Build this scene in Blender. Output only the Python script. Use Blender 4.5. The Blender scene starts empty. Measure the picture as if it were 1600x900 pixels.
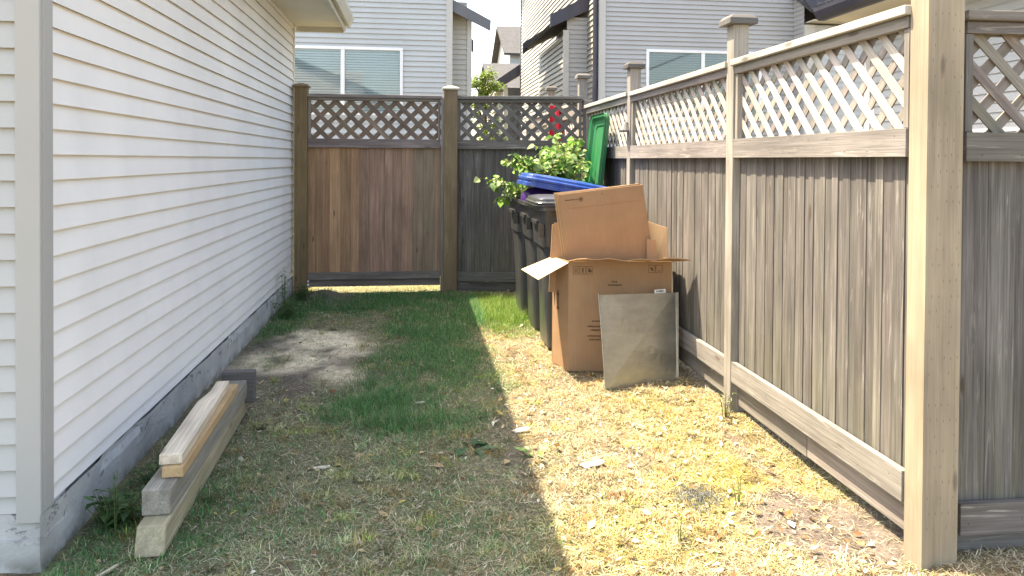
import bpy, math, random
import numpy as np
from mathutils import Vector, Matrix
random.seed(7); rng = np.random.default_rng(7)
R = math.radians
sc = bpy.context.scene

# ------------------------------------------------------------------ camera
cam_d = bpy.data.cameras.new("camera"); cam = bpy.data.objects.new("camera", cam_d)
sc.collection.objects.link(cam); sc.camera = cam
YAW, PITCH, ROLL = R(7.43), R(0.8), R(0.35)
fw = Vector((math.sin(YAW)*math.cos(PITCH), math.cos(YAW)*math.cos(PITCH), -math.sin(PITCH)))
rt = Vector((math.cos(YAW), -math.sin(YAW), 0)); up = rt.cross(fw)
r2 = rt*math.cos(ROLL)+up*math.sin(ROLL); u2 = -rt*math.sin(ROLL)+up*math.cos(ROLL)
M = Matrix.Identity(4)
for i in range(3):
    M[i][0] = r2[i]; M[i][1] = u2[i]; M[i][2] = -fw[i]
M[0][3], M[1][3], M[2][3] = 0, 0, 1.42
cam.matrix_world = M
cam_d.sensor_width = 36; cam_d.lens = 36*1150/1600
cam_d.shift_y = -(450-266)/1600
cam_d.clip_start = .05; cam_d.clip_end = 1500

# ------------------------------------------------------------------ light
SUN = Vector((-.412, .25, 1.0)).normalized()
el = math.asin(SUN.z); az = math.atan2(SUN.x, SUN.y)
w = bpy.data.worlds.new("World"); sc.world = w; w.use_nodes = True
nt = w.node_tree; bg = nt.nodes['Background']
sk = nt.nodes.new('ShaderNodeTexSky'); sk.sky_type = 'NISHITA'; sk.sun_disc = False
sk.sun_elevation = el; sk.sun_rotation = az; sk.air_density = 1.0; sk.dust_density = 2.5; sk.ozone_density = .8
nt.links.new(sk.outputs[0], bg.inputs[0]); bg.inputs[1].default_value = .15
sl = bpy.data.lights.new("sun", 'SUN'); sl.energy = 3.3; sl.angle = R(.55); sl.color = (1, .94, .83)
so = bpy.data.objects.new("sun", sl); sc.collection.objects.link(so)
so.rotation_euler = SUN.to_track_quat('Z', 'Y').to_euler()
sc.render.engine = 'CYCLES'
sc.view_settings.view_transform = 'Standard'; sc.view_settings.look = 'None'
sc.view_settings.gamma = 1; sc.view_settings.use_curve_mapping = False
sc.view_settings.exposure = 2.3
sc.view_settings.use_white_balance = True; sc.view_settings.white_balance_temperature = 7900; sc.view_settings.white_balance_tint = 8

# ------------------------------------------------------------------ helpers
def tag(o, label=None, cat=None, group=None, kind=None):
    if label: o['label'] = label
    if cat: o['category'] = cat
    if group: o['group'] = group
    if kind: o['kind'] = kind
    return o
def empty(name, loc, label, cat, group=None):
    o = bpy.data.objects.new(name, None); sc.collection.objects.link(o)
    o.location = loc; o.empty_display_size = .1
    return tag(o, label, cat, group)

class MB:
    """collects shapes in world coordinates; gc = grain coordinates, col = colour"""
    def __init__(s): s.v = []; s.f = []; s.g = []; s.c = []
    def add(s, verts, faces, col=(.5, .5, .5), gc=None):
        b = len(s.v); s.v += [tuple(p) for p in verts]; s.f += [tuple(b+i for i in f) for f in faces]
        s.g += [tuple(q) for q in (gc if gc is not None else verts)]
        s.c += [tuple(col)]*len(verts)
    def beam(s, c, ax, h, col=(.5, .5, .5), taper=None):
        # c centre, ax three unit vectors, h half sizes
        c = Vector(c); ax = [Vector(a).normalized() for a in ax]
        k = max(range(3), key=lambda i: h[i]); oth = [i for i in range(3) if i != k]
        off = (random.uniform(0, 50), random.uniform(0, 50), random.uniform(0, 50))
        vs = []; gs = []
        for sx in (-1, 1):
            for sy in (-1, 1):
                for sz in (-1, 1):
                    q = [sx*h[0], sy*h[1], sz*h[2]]
                    vs.append(c+ax[0]*q[0]+ax[1]*q[1]+ax[2]*q[2])
                    gs.append((q[k]+off[0], q[oth[0]]+off[1], q[oth[1]]+off[2]))
        fs = [(0, 1, 3, 2), (4, 6, 7, 5), (0, 4, 5, 1), (2, 3, 7, 6), (0, 2, 6, 4), (1, 5, 7, 3)]
        if ax[0].cross(ax[1]).dot(ax[2]) < 0: fs = [f[::-1] for f in fs]
        s.add(vs, fs, col, gs)
    def box(s, x0, x1, y0, y1, z0, z1, col=(.5, .5, .5)):
        s.beam(((x0+x1)/2, (y0+y1)/2, (z0+z1)/2), ((1, 0, 0), (0, 1, 0), (0, 0, 1)), (abs(x1-x0)/2, abs(y1-y0)/2, abs(z1-z0)/2), col)
    def stick(s, a, b, wdt, th, upv=(0, 0, 1), col=(.5, .5, .5)):
        a = Vector(a); b = Vector(b); d = (b-a); L = d.length; d.normalize()
        side = d.cross(Vector(upv)).normalized(); n = side.cross(d)
        s.beam((a+b)/2, (d, side, n), (L/2, wdt/2, th/2), col)
    def tube(s, pts, r, n=8, col=(.5, .5, .5), cap=True):
        pts = [Vector(p) for p in pts]; rs = r if isinstance(r, (list, tuple)) else [r]*len(pts)
        ref = Vector((0, 0, 1)) if abs((pts[1]-pts[0]).normalized().z) < .9 else Vector((1, 0, 0))
        vs = []; fs = []
        for i, p in enumerate(pts):
            d = (pts[min(i+1, len(pts)-1)]-pts[max(i-1, 0)]).normalized()
            a = d.cross(ref).normalized(); b_ = a.cross(d)
            for k in range(n):
                t = 2*math.pi*k/n; vs.append(p+(a*math.cos(t)+b_*math.sin(t))*rs[i])
        for i in range(len(pts)-1):
            for k in range(n):
                k2 = (k+1) % n; fs.append((i*n+k, (i+1)*n+k, (i+1)*n+k2, i*n+k2))
        if cap: fs.append(tuple(range(n))); fs.append(tuple(range((len(pts)-1)*n, len(pts)*n))[::-1])
        s.add(vs, fs, col)
    def loft(s, rings, col=(.5, .5, .5), cap0=True, cap1=True):
        n = len(rings[0]); vs = [p for r_ in rings for p in r_]; fs = []
        for i in range(len(rings)-1):
            for k in range(n):
                k2 = (k+1) % n; fs.append((i*n+k, i*n+k2, (i+1)*n+k2, (i+1)*n+k))
        if cap0: fs.append(tuple(range(n))[::-1])
        if cap1: fs.append(tuple(range((len(rings)-1)*n, len(rings)*n)))
        s.add(vs, fs, col)
    def plate(s, pts, th, col=(.5, .5, .5), n=None):
        # polygon (3-D points, any plane) with thickness th
        pts = [Vector(p) for p in pts]
        if n is None: n = (pts[1]-pts[0]).cross(pts[-1]-pts[0]).normalized()
        n = Vector(n); k = len(pts)
        vs = [p+n*th/2 for p in pts]+[p-n*th/2 for p in pts]
        fs = [tuple(range(k)), tuple(range(k, 2*k))[::-1]]+[(i, k+i, k+(i+1) % k, (i+1) % k) for i in range(k)]
        s.add(vs, fs, col)
    def xf(s, mat, i0=0):
        for i in range(i0, len(s.v)): s.v[i] = tuple(mat @ Vector(s.v[i]))
    def build(s, name, mat, parent=None, bevel=0, smooth=False, subs=0):
        loc = parent_world(parent) if parent else Vector((0, 0, 0))
        me = bpy.data.meshes.new(name)
        if not parent:   # origin at the base of the thing
            a = np.array(s.v); loc = Vector(((a[:, 0].min()+a[:, 0].max())/2, (a[:, 1].min()+a[:, 1].max())/2, a[:, 2].min()))
        me.from_pydata([(p[0]-loc[0], p[1]-loc[1], p[2]-loc[2]) for p in s.v], [], s.f)
        at = me.attributes.new('gc', 'FLOAT_VECTOR', 'POINT'); at.data.foreach_set('vector', np.array(s.g, dtype=np.float32).ravel())
        ca = me.attributes.new('col', 'FLOAT_COLOR', 'POINT')
        ca.data.foreach_set('color', np.hstack([np.array(s.c, dtype=np.float32)[:, :3], np.ones((len(s.c), 1), np.float32)]).ravel())
        if smooth:
            me.polygons.foreach_set('use_smooth', [True]*len(me.polygons))
        me.materials.append(mat)
        o = bpy.data.objects.new(name, me); sc.collection.objects.link(o)
        if parent: o.parent = parent
        else: o.location = loc
        if bevel:
            m = o.modifiers.new('bevel', 'BEVEL'); m.width = bevel; m.segments = 2; m.limit_method = 'ANGLE'; m.angle_limit = R(40)
        if subs:
            m = o.modifiers.new('sub', 'SUBSURF'); m.levels = subs; m.render_levels = subs
        return o
def parent_world(p):
    v = Vector(p.location)
    while p.parent: p = p.parent; v += p.location
    return v
def jit(c, a=.1, hue=.03):
    k = 1+random.uniform(-a, a)
    return tuple(max(0, x*k*(1+random.uniform(-hue, hue))) for x in c)

# ------------------------------------------------------------------ materials
def newmat(name):
    m = bpy.data.materials.new(name); m.use_nodes = True
    nt = m.node_tree; return m, nt, nt.nodes['Principled BSDF']
def N(nt, t, **k):
    n = nt.nodes.new(t)
    for a, b in k.items(): setattr(n, a, b)
    return n
def L(nt, a, b): nt.links.new(a, b)
def noise(nt, vec, scale, detail=4, rough=.55, dist=0):
    n = N(nt, 'ShaderNodeTexNoise'); n.inputs['Scale'].default_value = scale; n.inputs['Detail'].default_value = detail
    n.inputs['Roughness'].default_value = rough; n.inputs['Distortion'].default_value = dist
    if vec is not None: L(nt, vec, n.inputs['Vector'])
    return n.outputs['Fac']
def mapping(nt, vec, scale):
    n = N(nt, 'ShaderNodeMapping'); n.inputs['Scale'].default_value = scale; L(nt, vec, n.inputs['Vector']); return n.outputs[0]
def mrange(nt, v, a, b, c, d, smooth=False):
    n = N(nt, 'ShaderNodeMapRange'); L(nt, v, n.inputs[0])
    if smooth: n.interpolation_type = 'SMOOTHSTEP'
    for i, x in enumerate((a, b, c, d)): n.inputs[i+1].default_value = x
    return n.outputs[0]
def mixc(nt, fac, a, b, mode='MIX'):
    n = N(nt, 'ShaderNodeMix', data_type='RGBA', blend_type=mode)
    for sock, val in ((n.inputs[0], fac), (n.inputs[6], a), (n.inputs[7], b)):
        if hasattr(val, 'links'): L(nt, val, sock)
        elif isinstance(val, (int, float)): sock.default_value = val
        else: sock.default_value = (*val, 1)
    return n.outputs[2]
def scalec(nt, col, fac):   # colour * scalar socket
    n = N(nt, 'ShaderNodeVectorMath', operation='SCALE'); L(nt, col, n.inputs[0]); L(nt, fac, n.inputs[3]); return n.outputs[0]
def attr(nt, name, out):
    n = N(nt, 'ShaderNodeAttribute'); n.attribute_name = name; return n.outputs[out]
def bump(nt, h, strength, dist, b):
    n = N(nt, 'ShaderNodeBump'); n.inputs['Strength'].default_value = strength; n.inputs['Distance'].default_value = dist
    L(nt, h, n.inputs['Height']); L(nt, n.outputs[0], b.inputs['Normal'])
def mul(nt, a, b):
    n = N(nt, 'ShaderNodeMath', operation='MULTIPLY'); L(nt, a, n.inputs[0])
    if hasattr(b, 'links'): L(nt, b, n.inputs[1])
    else: n.inputs[1].default_value = b
    return n.outputs[0]
def obj_co(nt): return N(nt, 'ShaderNodeTexCoord').outputs['Object']

def wood_mat(name, contrast=.5, pale=.35, palec=(.5, .47, .44), knots=.7, rough=.8, algae=0):
    m, nt, b = newmat(name)
    g = attr(nt, 'gc', 'Vector'); c = attr(nt, 'col', 'Color')
    fine = noise(nt, mapping(nt, g, (3, 140, 140)), 1, 5, .6, .2)
    mid = noise(nt, mapping(nt, g, (1.3, 32, 32)), 1, 4, .6, .6)
    big = noise(nt, mapping(nt, g, (2.2, 5, 5)), 1, 3)
    k1 = mrange(nt, fine, .3, .7, 1-contrast*.45, 1+contrast*.35)
    k2 = mrange(nt, mid, .3, .7, 1-contrast*.5, 1+contrast*.3)
    k3 = mrange(nt, big, .3, .7, .8, 1.2)
    col = scalec(nt, c, mul(nt, mul(nt, k1, k2), k3))
    pf = mul(nt, mrange(nt, noise(nt, mapping(nt, g, (1.6, 22, 22)), 1.7, 5, .7, 1.0), .58, .70, 0, 1), pale)
    col = mixc(nt, pf, col, palec)
    vo = N(nt, 'ShaderNodeTexVoronoi'); vo.inputs['Scale'].default_value = 1; L(nt, mapping(nt, g, (2.3, 9, 9)), vo.inputs['Vector'])
    kn = mul(nt, mrange(nt, vo.outputs['Distance'], .05, .13, 1, 0, True), knots)
    col = mixc(nt, kn, col, (.07, .05, .035))
    if algae:
        z = N(nt, 'ShaderNodeSeparateXYZ'); L(nt, N(nt, 'ShaderNodeNewGeometry').outputs['Position'], z.inputs[0])
        af = mul(nt, mrange(nt, z.outputs[2], .15, .75, 1, 0), mrange(nt, noise(nt, mapping(nt, g, (1.5, 30, 30)), 1, 3), .35, .65, 0, algae))
        col = mixc(nt, af, col, (.13, .14, .055))
    L(nt, col, b.inputs['Base Color']); b.inputs['Roughness'].default_value = rough
    b.inputs['Specular IOR Level'].default_value = .25
    bump(nt, mul(nt, fine, mid), .6, .004, b)
    return m
def paint_mat(name, col, rough=.5, dirt=.12, dirtc=(.32, .3, .27), scale=3, spec=.4, micro=.15):
    m, nt, b = newmat(name); o = obj_co(nt)
    d = mrange(nt, noise(nt, mapping(nt, o, (1, 1, .35)), scale, 6, .65), .42, .75, 0, dirt)
    e = mrange(nt, noise(nt, o, scale*.4, 2), .3, .7, .95, 1.04)
    c0 = N(nt, 'ShaderNodeRGB'); c0.outputs[0].default_value = (*col, 1)
    cc = mixc(nt, d, scalec(nt, c0.outputs[0], e), dirtc)
    L(nt, cc, b.inputs['Base Color']); b.inputs['Roughness'].default_value = rough; b.inputs['Specular IOR Level'].default_value = spec
    bump(nt, noise(nt, o, 220, 3), micro, .0008, b)
    return m
def attr_mat(name, rough=.7, var=.2, scale=30, trans=0, spec=.3):
    m, nt, b = newmat(name); c = attr(nt, 'col', 'Color'); o = obj_co(nt)
    cc = scalec(nt, c, mrange(nt, noise(nt, o, scale, 4), .3, .7, 1-var, 1+var))
    L(nt, cc, b.inputs['Base Color']); b.inputs['Roughness'].default_value = rough; b.inputs['Specular IOR Level'].default_value = spec
    if trans:
        t = N(nt, 'ShaderNodeBsdfTranslucent'); L(nt, cc, t.inputs[0]); mx = N(nt, 'ShaderNodeMixShader'); mx.inputs[0].default_value = trans
        L(nt, b.outputs[0], mx.inputs[1]); L(nt, t.outputs[0], mx.inputs[2]); L(nt, mx.outputs[0], nt.nodes['Material Output'].inputs[0])
    return m

W_fence = wood_mat('weathered_fence_wood', .8, .5, (.38, .355, .33), .9, algae=.3)
W_rail = wood_mat('weathered_rail_wood', .5, .5, (.5, .47, .43), .6)
W_lattice = wood_mat('lattice_wood', .4, .4, (.6, .55, .5), .2)
W_post = wood_mat('treated_post_wood', .28, .25, (.46, .38, .27), .55)
W_gate = wood_mat('gate_wood', .5, .15, (.36, .28, .23), .8)
W_dark = wood_mat('dark_weathered_wood', .5, .08, (.4, .38, .36), .2)
W_lumber = wood_mat('old_lumber', .5, .5, (.52, .49, .42), .5)
M_siding = paint_mat('white_vinyl_siding', (.86, .83, .80), .45, .12)
M_trim = paint_mat('white_trim', (.42, .41, .39), .5, .10)  # white trim with the camera-side shade worked into its colour
M_siding_shaded = paint_mat('shaded_white_vinyl_siding', (.46, .455, .44), .5, .1)  # same white siding, its colour darkened to paint shade on the front wall
M_soffit = paint_mat('cream_soffit', (.60, .58, .50), .6, .15)
M_gutter = paint_mat('beige_gutter', (.52, .50, .42), .45, .25, (.25, .24, .18))
M_gsiding = paint_mat('grey_vinyl_siding', (.36, .355, .355), .5, .10)
M_lsiding = paint_mat('light_grey_vinyl_siding', (.41, .425, .43), .5, .10)
M_csiding = paint_mat('beige_siding', (.40, .38, .34), .5, .1)
M_navy = paint_mat('dark_fascia_paint', (.035, .035, .055), .45, .1)
M_greyfascia = paint_mat('grey_fascia_paint', (.10, .10, .115), .5, .1)
M_wframe = paint_mat('white_window_frame', (.7, .7, .71), .35, .03)
M_blind = paint_mat('window_blind', (.76, .79, .82), .6, .02)
M_blind2 = paint_mat('grey_window_blind', (.27, .29, .295), .6, .02)
M_room = paint_mat('dark_room', (.10, .13, .15), .8, .02)
M_green = paint_mat('green_plastic', (.006, .15, .05), .38, .25, (.2, .25, .2), 6, .5)
M_blue = paint_mat('blue_plastic', (.008, .05, .27), .24, .2, (.3, .35, .45), 8, .5)
M_black = paint_mat('black_plastic', (.042, .044, .047), .28, .3, (.14, .14, .14), 7, .6, .3)
M_purple = paint_mat('purple_bag', (.05, .02, .14), .35, .05)
M_red = paint_mat('red_cloth', (.55, .02, .04), .7, .05)
M_rubber = paint_mat('rubber', (.02, .02, .02), .8)
M_ink = paint_mat('brown_print_ink', (.10, .055, .03), .8, 0)
M_sticker = paint_mat('white_sticker', (.75, .75, .74), .5, .05)
M_leaf = attr_mat('leaf', .45, .25, 60, .35, .4)
M_litter = attr_mat('dry_litter', .8, .25, 80, .15)
M_shaker = attr_mat('plain_tone', .7, .2)
M_greyplastic = paint_mat('grey_plastic', (.12, .12, .125), .4)

def cardboard():
    m, nt, b = newmat('corrugated_cardboard'); o = obj_co(nt); c = attr(nt, 'col', 'Color')
    k = mrange(nt, noise(nt, o, 5, 5, .6), .3, .7, .9, 1.08)
    k2 = mrange(nt, noise(nt, mapping(nt, o, (160, 160, 4)), 1, 2), .3, .7, .965, 1.035)
    cc = scalec(nt, c, mul(nt, k, k2))
    st = mul(nt, mrange(nt, noise(nt, o, 11, 5, .7), .62, .75, 0, 1), .25)
    L(nt, mixc(nt, st, cc, (.2, .12, .06)), b.inputs['Base Color']); b.inputs['Roughness'].default_value = .8
    b.inputs['Specular IOR Level'].default_value = .2
    bump(nt, noise(nt, mapping(nt, o, (130, 130, 3)), 1, 2), .25, .002, b)
    return m
M_card = cardboard()
def metal():
    m, nt, b = newmat('galvanised_steel'); o = obj_co(nt)
    vo = N(nt, 'ShaderNodeTexVoronoi'); vo.inputs['Scale'].default_value = 45; L(nt, o, vo.inputs['Vector'])
    f = mrange(nt, noise(nt, mapping(nt, o, (1, 1, 2.5)), 7, 6, .7), .35, .7, 0, .7)
    c = mixc(nt, f, (.54, .53, .48), (.38, .37, .33))
    sp = mul(nt, mrange(nt, noise(nt, o, 90, 3), .62, .7, 0, 1), .5)
    c = mixc(nt, sp, c, (.28, .27, .24))
    L(nt, c, b.inputs['Base Color']); b.inputs['Metallic'].default_value = .9
    L(nt, mrange(nt, noise(nt, o, 14, 4), .3, .7, .3, .45), b.inputs['Roughness'])
    bump(nt, noise(nt, o, 2.6, 3), .15, .02, b)
    return m
M_metal = metal()
def concrete():
    m, nt, b = newmat('parged_concrete'); o = obj_co(nt)
    c = mixc(nt, mrange(nt, noise(nt, o, 4, 6, .65), .35, .7, 0, 1), (.50, .50, .485), (.33, .33, .32))
    z = N(nt, 'ShaderNodeSeparateXYZ'); L(nt, N(nt, 'ShaderNodeNewGeometry').outputs['Position'], z.inputs[0])
    # chipped dark band under the siding and dirt spots
    ch = mul(nt, mrange(nt, noise(nt, mapping(nt, o, (1, 1, 1.6)), 9, 6, .75, .5), .56, .62, 0, 1), mrange(nt, z.outputs[2], .07, .13, 0, 1))
    c = mixc(nt, mul(nt, ch, .75), c, (.09, .085, .075))
    sp = mrange(nt, noise(nt, mapping(nt, o, (1, 1, .4)), 26, 4, .6), .66, .72, 0, .6)
    c = mixc(nt, sp, c, (.12, .12, .11))
    dp = mul(nt, mrange(nt, z.outputs[2], .0, .06, 1, 0), mrange(nt, noise(nt, o, 12, 4), .35, .6, 0, .8))
    c = mixc(nt, dp, c, (.12, .12, .09))
    L(nt, c, b.inputs['Base Color']); b.inputs['Roughness'].default_value = .9
    bump(nt, noise(nt, o, 30, 6, .7), .6, .008, b)
    return m
M_conc = concrete()
def shingles():
    m, nt, b = newmat('grey_shingles'); o = obj_co(nt)
    br = N(nt, 'ShaderNodeTexBrick'); L(nt, mapping(nt, o, (1, 1, 1)), br.inputs['Vector'])
    br.inputs['Scale'].default_value = 3; br.inputs['Color1'].default_value = (.055, .055, .06, 1); br.inputs['Color2'].default_value = (.085, .085, .09, 1); br.inputs['Mortar'].default_value = (.03, .03, .035, 1)
    br.inputs['Mortar Size'].default_value = .03
    L(nt, br.outputs[0], b.inputs['Base Color']); b.inputs['Roughness'].default_value = .9
    return m
M_roof = shingles()
def glass():
    m, nt, b = newmat('window_glass')
    b.inputs['Base Color'].default_value = (.8, .9, .92, 1); b.inputs['Roughness'].default_value = .03
    t = N(nt, 'ShaderNodeBsdfTransparent'); t.inputs[0].default_value = (.90, .95, .96, 1)
    g = N(nt, 'ShaderNodeBsdfGlossy'); g.inputs['Roughness'].default_value = .04
    fr = N(nt, 'ShaderNodeFresnel'); fr.inputs[0].default_value = 1.7
    mx = N(nt, 'ShaderNodeMixShader'); L(nt, fr.outputs[0], mx.inputs[0]); L(nt, t.outputs[0], mx.inputs[1]); L(nt, g.outputs[0], mx.inputs[2])
    L(nt, mx.outputs[0], nt.nodes['Material Output'].inputs[0]); return m
M_glass = glass()

# ------------------------------------------------------------------ numpy value noise and the lawn's zones
_tab = rng.random((256, 256))
def vn(x, y, s=1.0, o=0):
    x = np.asarray(x)*s+o*17.3+100; y = np.asarray(y)*s+o*9.1+100
    xi = np.floor(x).astype(int); yi = np.floor(y).astype(int); fx = x-xi; fy = y-yi
    fx = fx*fx*(3-2*fx); fy = fy*fy*(3-2*fy)
    a = _tab[xi % 256, yi % 256]; b = _tab[(xi+1) % 256, yi % 256]; c = _tab[xi % 256, (yi+1) % 256]; d = _tab[(xi+1) % 256, (yi+1) % 256]
    return (a*(1-fx)+b*fx)*(1-fy)+(c*(1-fx)+d*fx)*fy
def fbm(x, y, s, o=0): return (vn(x, y, s, o)*.5+vn(x, y, s*2.1, o+1)*.3+vn(x, y, s*4.3, o+2)*.2)
def blob(x, y, cx, cy, rx, ry, a=0, soft=.85):
    ca, sa = math.cos(a), math.sin(a); dx = x-cx; dy = y-cy
    u = (dx*ca+dy*sa)/rx; v = (-dx*sa+dy*ca)/ry
    d = np.sqrt(u*u+v*v)+(fbm(x, y, 4, 5)-.5)*.7
    return np.clip((1+soft/2-d)/soft, 0, 1)
def ss(a, b, x):
    t = np.clip((x-a)/(b-a), 0, 1); return t*t*(3-2*t)
def zones(x, y):
    g = np.zeros_like(x, dtype=float)
    g = np.maximum(g, blob(x, y, -.05, 4.25, .42, .55, 0)*.95)
    g = np.maximum(g, blob(x, y, .15, 5.1, .45, .7, 0)*.85)
    g = np.maximum(g, blob(x, y, .12, 6.3, .42, 1.2, 0))
    g = np.maximum(g, blob(x, y, -.2, 7.3, 1.1, .55)*.85)
    g = np.maximum(g, blob(x, y, .75, 6.75, .42, .8)*1.0)
    g = np.maximum(g, blob(x, y, -1.15, 7.0, .2, 1.2)*.9)
    g = np.maximum(g, blob(x, y, -1.02, 2.9, .32, .6)*.6)
    g = np.maximum(g, blob(x, y, -.3, 3.3, .9, .9)*.2)
    g = np.maximum(g, np.where(y > 7.9, .25, 0))
    moss = np.maximum(blob(x, y, 1.4, 3.1, .4, .5), blob(x, y, .8, 2.65, .3, .25)*.7)
    moss = np.maximum(moss, blob(x, y, 1.5, 3.9, .35, .5)*.6)
    dirt = np.maximum(blob(x, y, -.85, 5.35, .48, .85, -.2, .3), blob(x, y, -.95, 4.6, .35, .5)*.9)
    dirt = np.maximum(dirt, blob(x, y, -.85, 7.5, .33, .32))
    dirt = np.maximum(dirt, blob(x, y, 1.62, 2.62, .26, .24, 0, .3))
    dirt = np.maximum(dirt, blob(x, y, 1.62, 3.0, .07, .9)*.8)
    dirt = np.maximum(dirt, blob(x, y, .42, 3.55, .16, .5)*.6)
    dirt = np.maximum(dirt, blob(x, y, 1.1, 3.35, .3, .16)*.45)
    dirt = np.maximum(dirt, blob(x, y, -.45, 5.0, .3, .35)*.5)
    pale = np.maximum(blob(x, y, -.66, 5.85, .30, .42, .5, .7), blob(x, y, -.92, 5.35, .3, .3, .5, .8))
    pale = np.maximum(pale, blob(x, y, -.52, 5.0, .16, .26, 0, .8)*.8)
    pale = pale*np.clip(3.6*fbm(x, y*.8, 6, 13)-.75, 0, 1)
    dirt = dirt*np.clip(2.5*fbm(x, y, 5, 15)-.3, .25, 1)
    dirt = np.maximum(dirt, blob(x, y, 1.6, 2.68, .30, .30, 0, .5)); moss = moss*(1-dirt)
    return g, moss, dirt, pale
def gh(x, y):
    near = np.clip(1-np.maximum(np.abs(x)-3, 0)/2, 0, 1)*np.clip(1-np.maximum(np.abs(y-4)-6, 0)/3, 0, 1)
    h = (fbm(x, y, 2.2, 3)-.5)*.035+(fbm(x, y, 11, 8)-.5)*.024
    h = h+.10*np.exp(-(((x+.92)/.22)**2+((y-7.62)/.2)**2))
    h = h-.035*np.exp(-(((x-1.7)/.10)**2))*(y < 3.6)
    return h*near-.004

# ------------------------------------------------------------------ ground: one sheet to the horizon
xs = np.concatenate([[-600, -200, -60, -20, -8, -4], np.arange(-1.7, 2.6, .03), [2.8, 3.3, 4.5, 6, 9, 16, 40, 150, 600]])
ys = np.concatenate([[-600, -100, -30, -8, -3, -1, 0], np.arange(.6, 8.6, .035), [9, 10, 12, 15, 20, 30, 60, 150, 500, 1200]])
gx, gy = np.meshgrid(xs, ys); gz = gh(gx, gy)
vv = np.stack([gx, gy, gz], -1).reshape(-1, 3); nx, ny = len(xs), len(ys)
idx = np.arange(nx*ny).reshape(ny, nx)
ff = np.stack([idx[:-1, :-1], idx[:-1, 1:], idx[1:, 1:], idx[1:, :-1]], -1).reshape(-1, 4)
me = bpy.data.meshes.new('ground'); me.from_pydata(vv.tolist(), [], ff.tolist())
me.polygons.foreach_set('use_smooth', [True]*len(me.polygons))
g, moss, dirt, pale = zones(gx, gy)
def lerp(a, b, t): return a*(1-t[..., None])+np.array(b)*t[..., None]
gc = np.ones(gx.shape+(3,))*np.array([.24, .185, .105])
gc = lerp(gc, (.17, .13, .085), ss(.42, .62, fbm(gx, gy, 5, 11)))
gc = lerp(gc, (.06, .10, .045), g*.75)
gc = lerp(gc, (.24, .19, .05), moss*.8)
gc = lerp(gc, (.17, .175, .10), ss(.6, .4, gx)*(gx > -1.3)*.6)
gc = lerp(gc, (.17, .14, .12), dirt)
gc = lerp(gc, (.78, .67, .48), pale)
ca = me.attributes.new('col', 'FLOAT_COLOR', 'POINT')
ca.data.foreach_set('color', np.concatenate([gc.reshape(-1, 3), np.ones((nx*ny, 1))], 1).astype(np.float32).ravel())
def ground_mat():
    m, nt, b = newmat('soil_and_thatch'); o = obj_co(nt); c = attr(nt, 'col', 'Color')
    k = mul(nt, mrange(nt, noise(nt, o, 55, 6, .7), .3, .7, .6, 1.4), mrange(nt, noise(nt, o, 9, 5, .6), .3, .7, .75, 1.25))
    cc = scalec(nt, c, k)
    sp = mrange(nt, noise(nt, o, 130, 3), .66, .7, 0, .6)
    L(nt, mixc(nt, sp, cc, (.45, .38, .26)), b.inputs['Base Color']); b.inputs['Roughness'].default_value = .95; b.inputs['Specular IOR Level'].default_value = .1
    bump(nt, noise(nt, o, 70, 6, .7), .9, .02, b); return m
me.materials.append(ground_mat())
ground = bpy.data.objects.new('ground', me); sc.collection.objects.link(ground); tag(ground, kind='structure')

# ------------------------------------------------------------------ grass blades, straw, leaf litter
def scatter(n, x0, x1, y0, y1, wfun):
    x = rng.uniform(x0, x1, n*3); y = y0+(y1-y0)*rng.random(n*3)**1.35
    keep = rng.random(n*3) < wfun(x, y); x = x[keep][:n]; y = y[keep][:n]; return x, y
def free(x, y):   # nothing grows inside the foundation, under posts or boxes
    ok = (x > -1.24) | (y < 2.6)
    ok &= ~((x > 1.0) & (x < 1.75) & (y > 4.84) & (y < 5.1))
    return ok
def strips(name, x, y, ln, wd, lean, curl, col, mat, lift=0.0, label=None, cat=None):
    n = len(x); th = rng.uniform(0, 2*np.pi, n); z = gh(x, y)+lift
    d = np.stack([np.cos(th), np.sin(th), np.zeros(n)], 1); s = np.stack([-np.sin(th), np.cos(th), np.zeros(n)], 1)
    s = s*np.cos(.9*(rng.random(n)-.5))[:, None]
    base = np.stack([x, y, z-.003], 1)
    c, si = np.cos(lean)[:, None], np.sin(lean)[:, None]
    up_ = np.array([0, 0, 1.])
    mid = base+(d*c+up_*si)*(ln*.55)[:, None]
    lean2 = lean-curl; c2, s2 = np.cos(lean2)[:, None], np.sin(lean2)[:, None]
    tip = mid+(d*c2+up_*s2)*(ln*.5)[:, None]
    W = wd[:, None]
    v = np.stack([base-s*W, base+s*W, mid+s*W*.75, mid-s*W*.75, tip], 1).reshape(-1, 3)
    me = bpy.data.meshes.new(name); me.vertices.add(n*5); me.vertices.foreach_set('co', v.astype(np.float32).ravel())
    k = np.arange(n)*5
    loops = np.stack([k, k+1, k+2, k+3, k+3, k+2, k+4], 1).ravel()
    me.loops.add(n*7); me.loops.foreach_set('vertex_index', loops.astype(np.int32))
    me.polygons.add(n*2); st = np.stack([np.arange(n)*7, np.arange(n)*7+4], 1).ravel()
    me.polygons.foreach_set('loop_start', st.astype(np.int32))
    me.update(calc_edges=True); me.validate()
    ca = me.attributes.new('col', 'FLOAT_COLOR', 'POINT')
    cc = np.repeat(np.concatenate([col, np.ones((n, 1))], 1), 5, 0)
    ca.data.foreach_set('color', cc.astype(np.float32).ravel()); me.materials.append(mat)
    o = bpy.data.objects.new(name, me); sc.collection.objects.link(o); tag(o, label, cat, None, 'stuff'); return o
def palette(n, cols, wts):
    i = rng.choice(len(cols), n, p=np.array(wts)/sum(wts)); return np.array(cols)[i]*rng.uniform(.7, 1.3, (n, 1))*rng.uniform(.92, 1.08, (n, 3))
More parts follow.
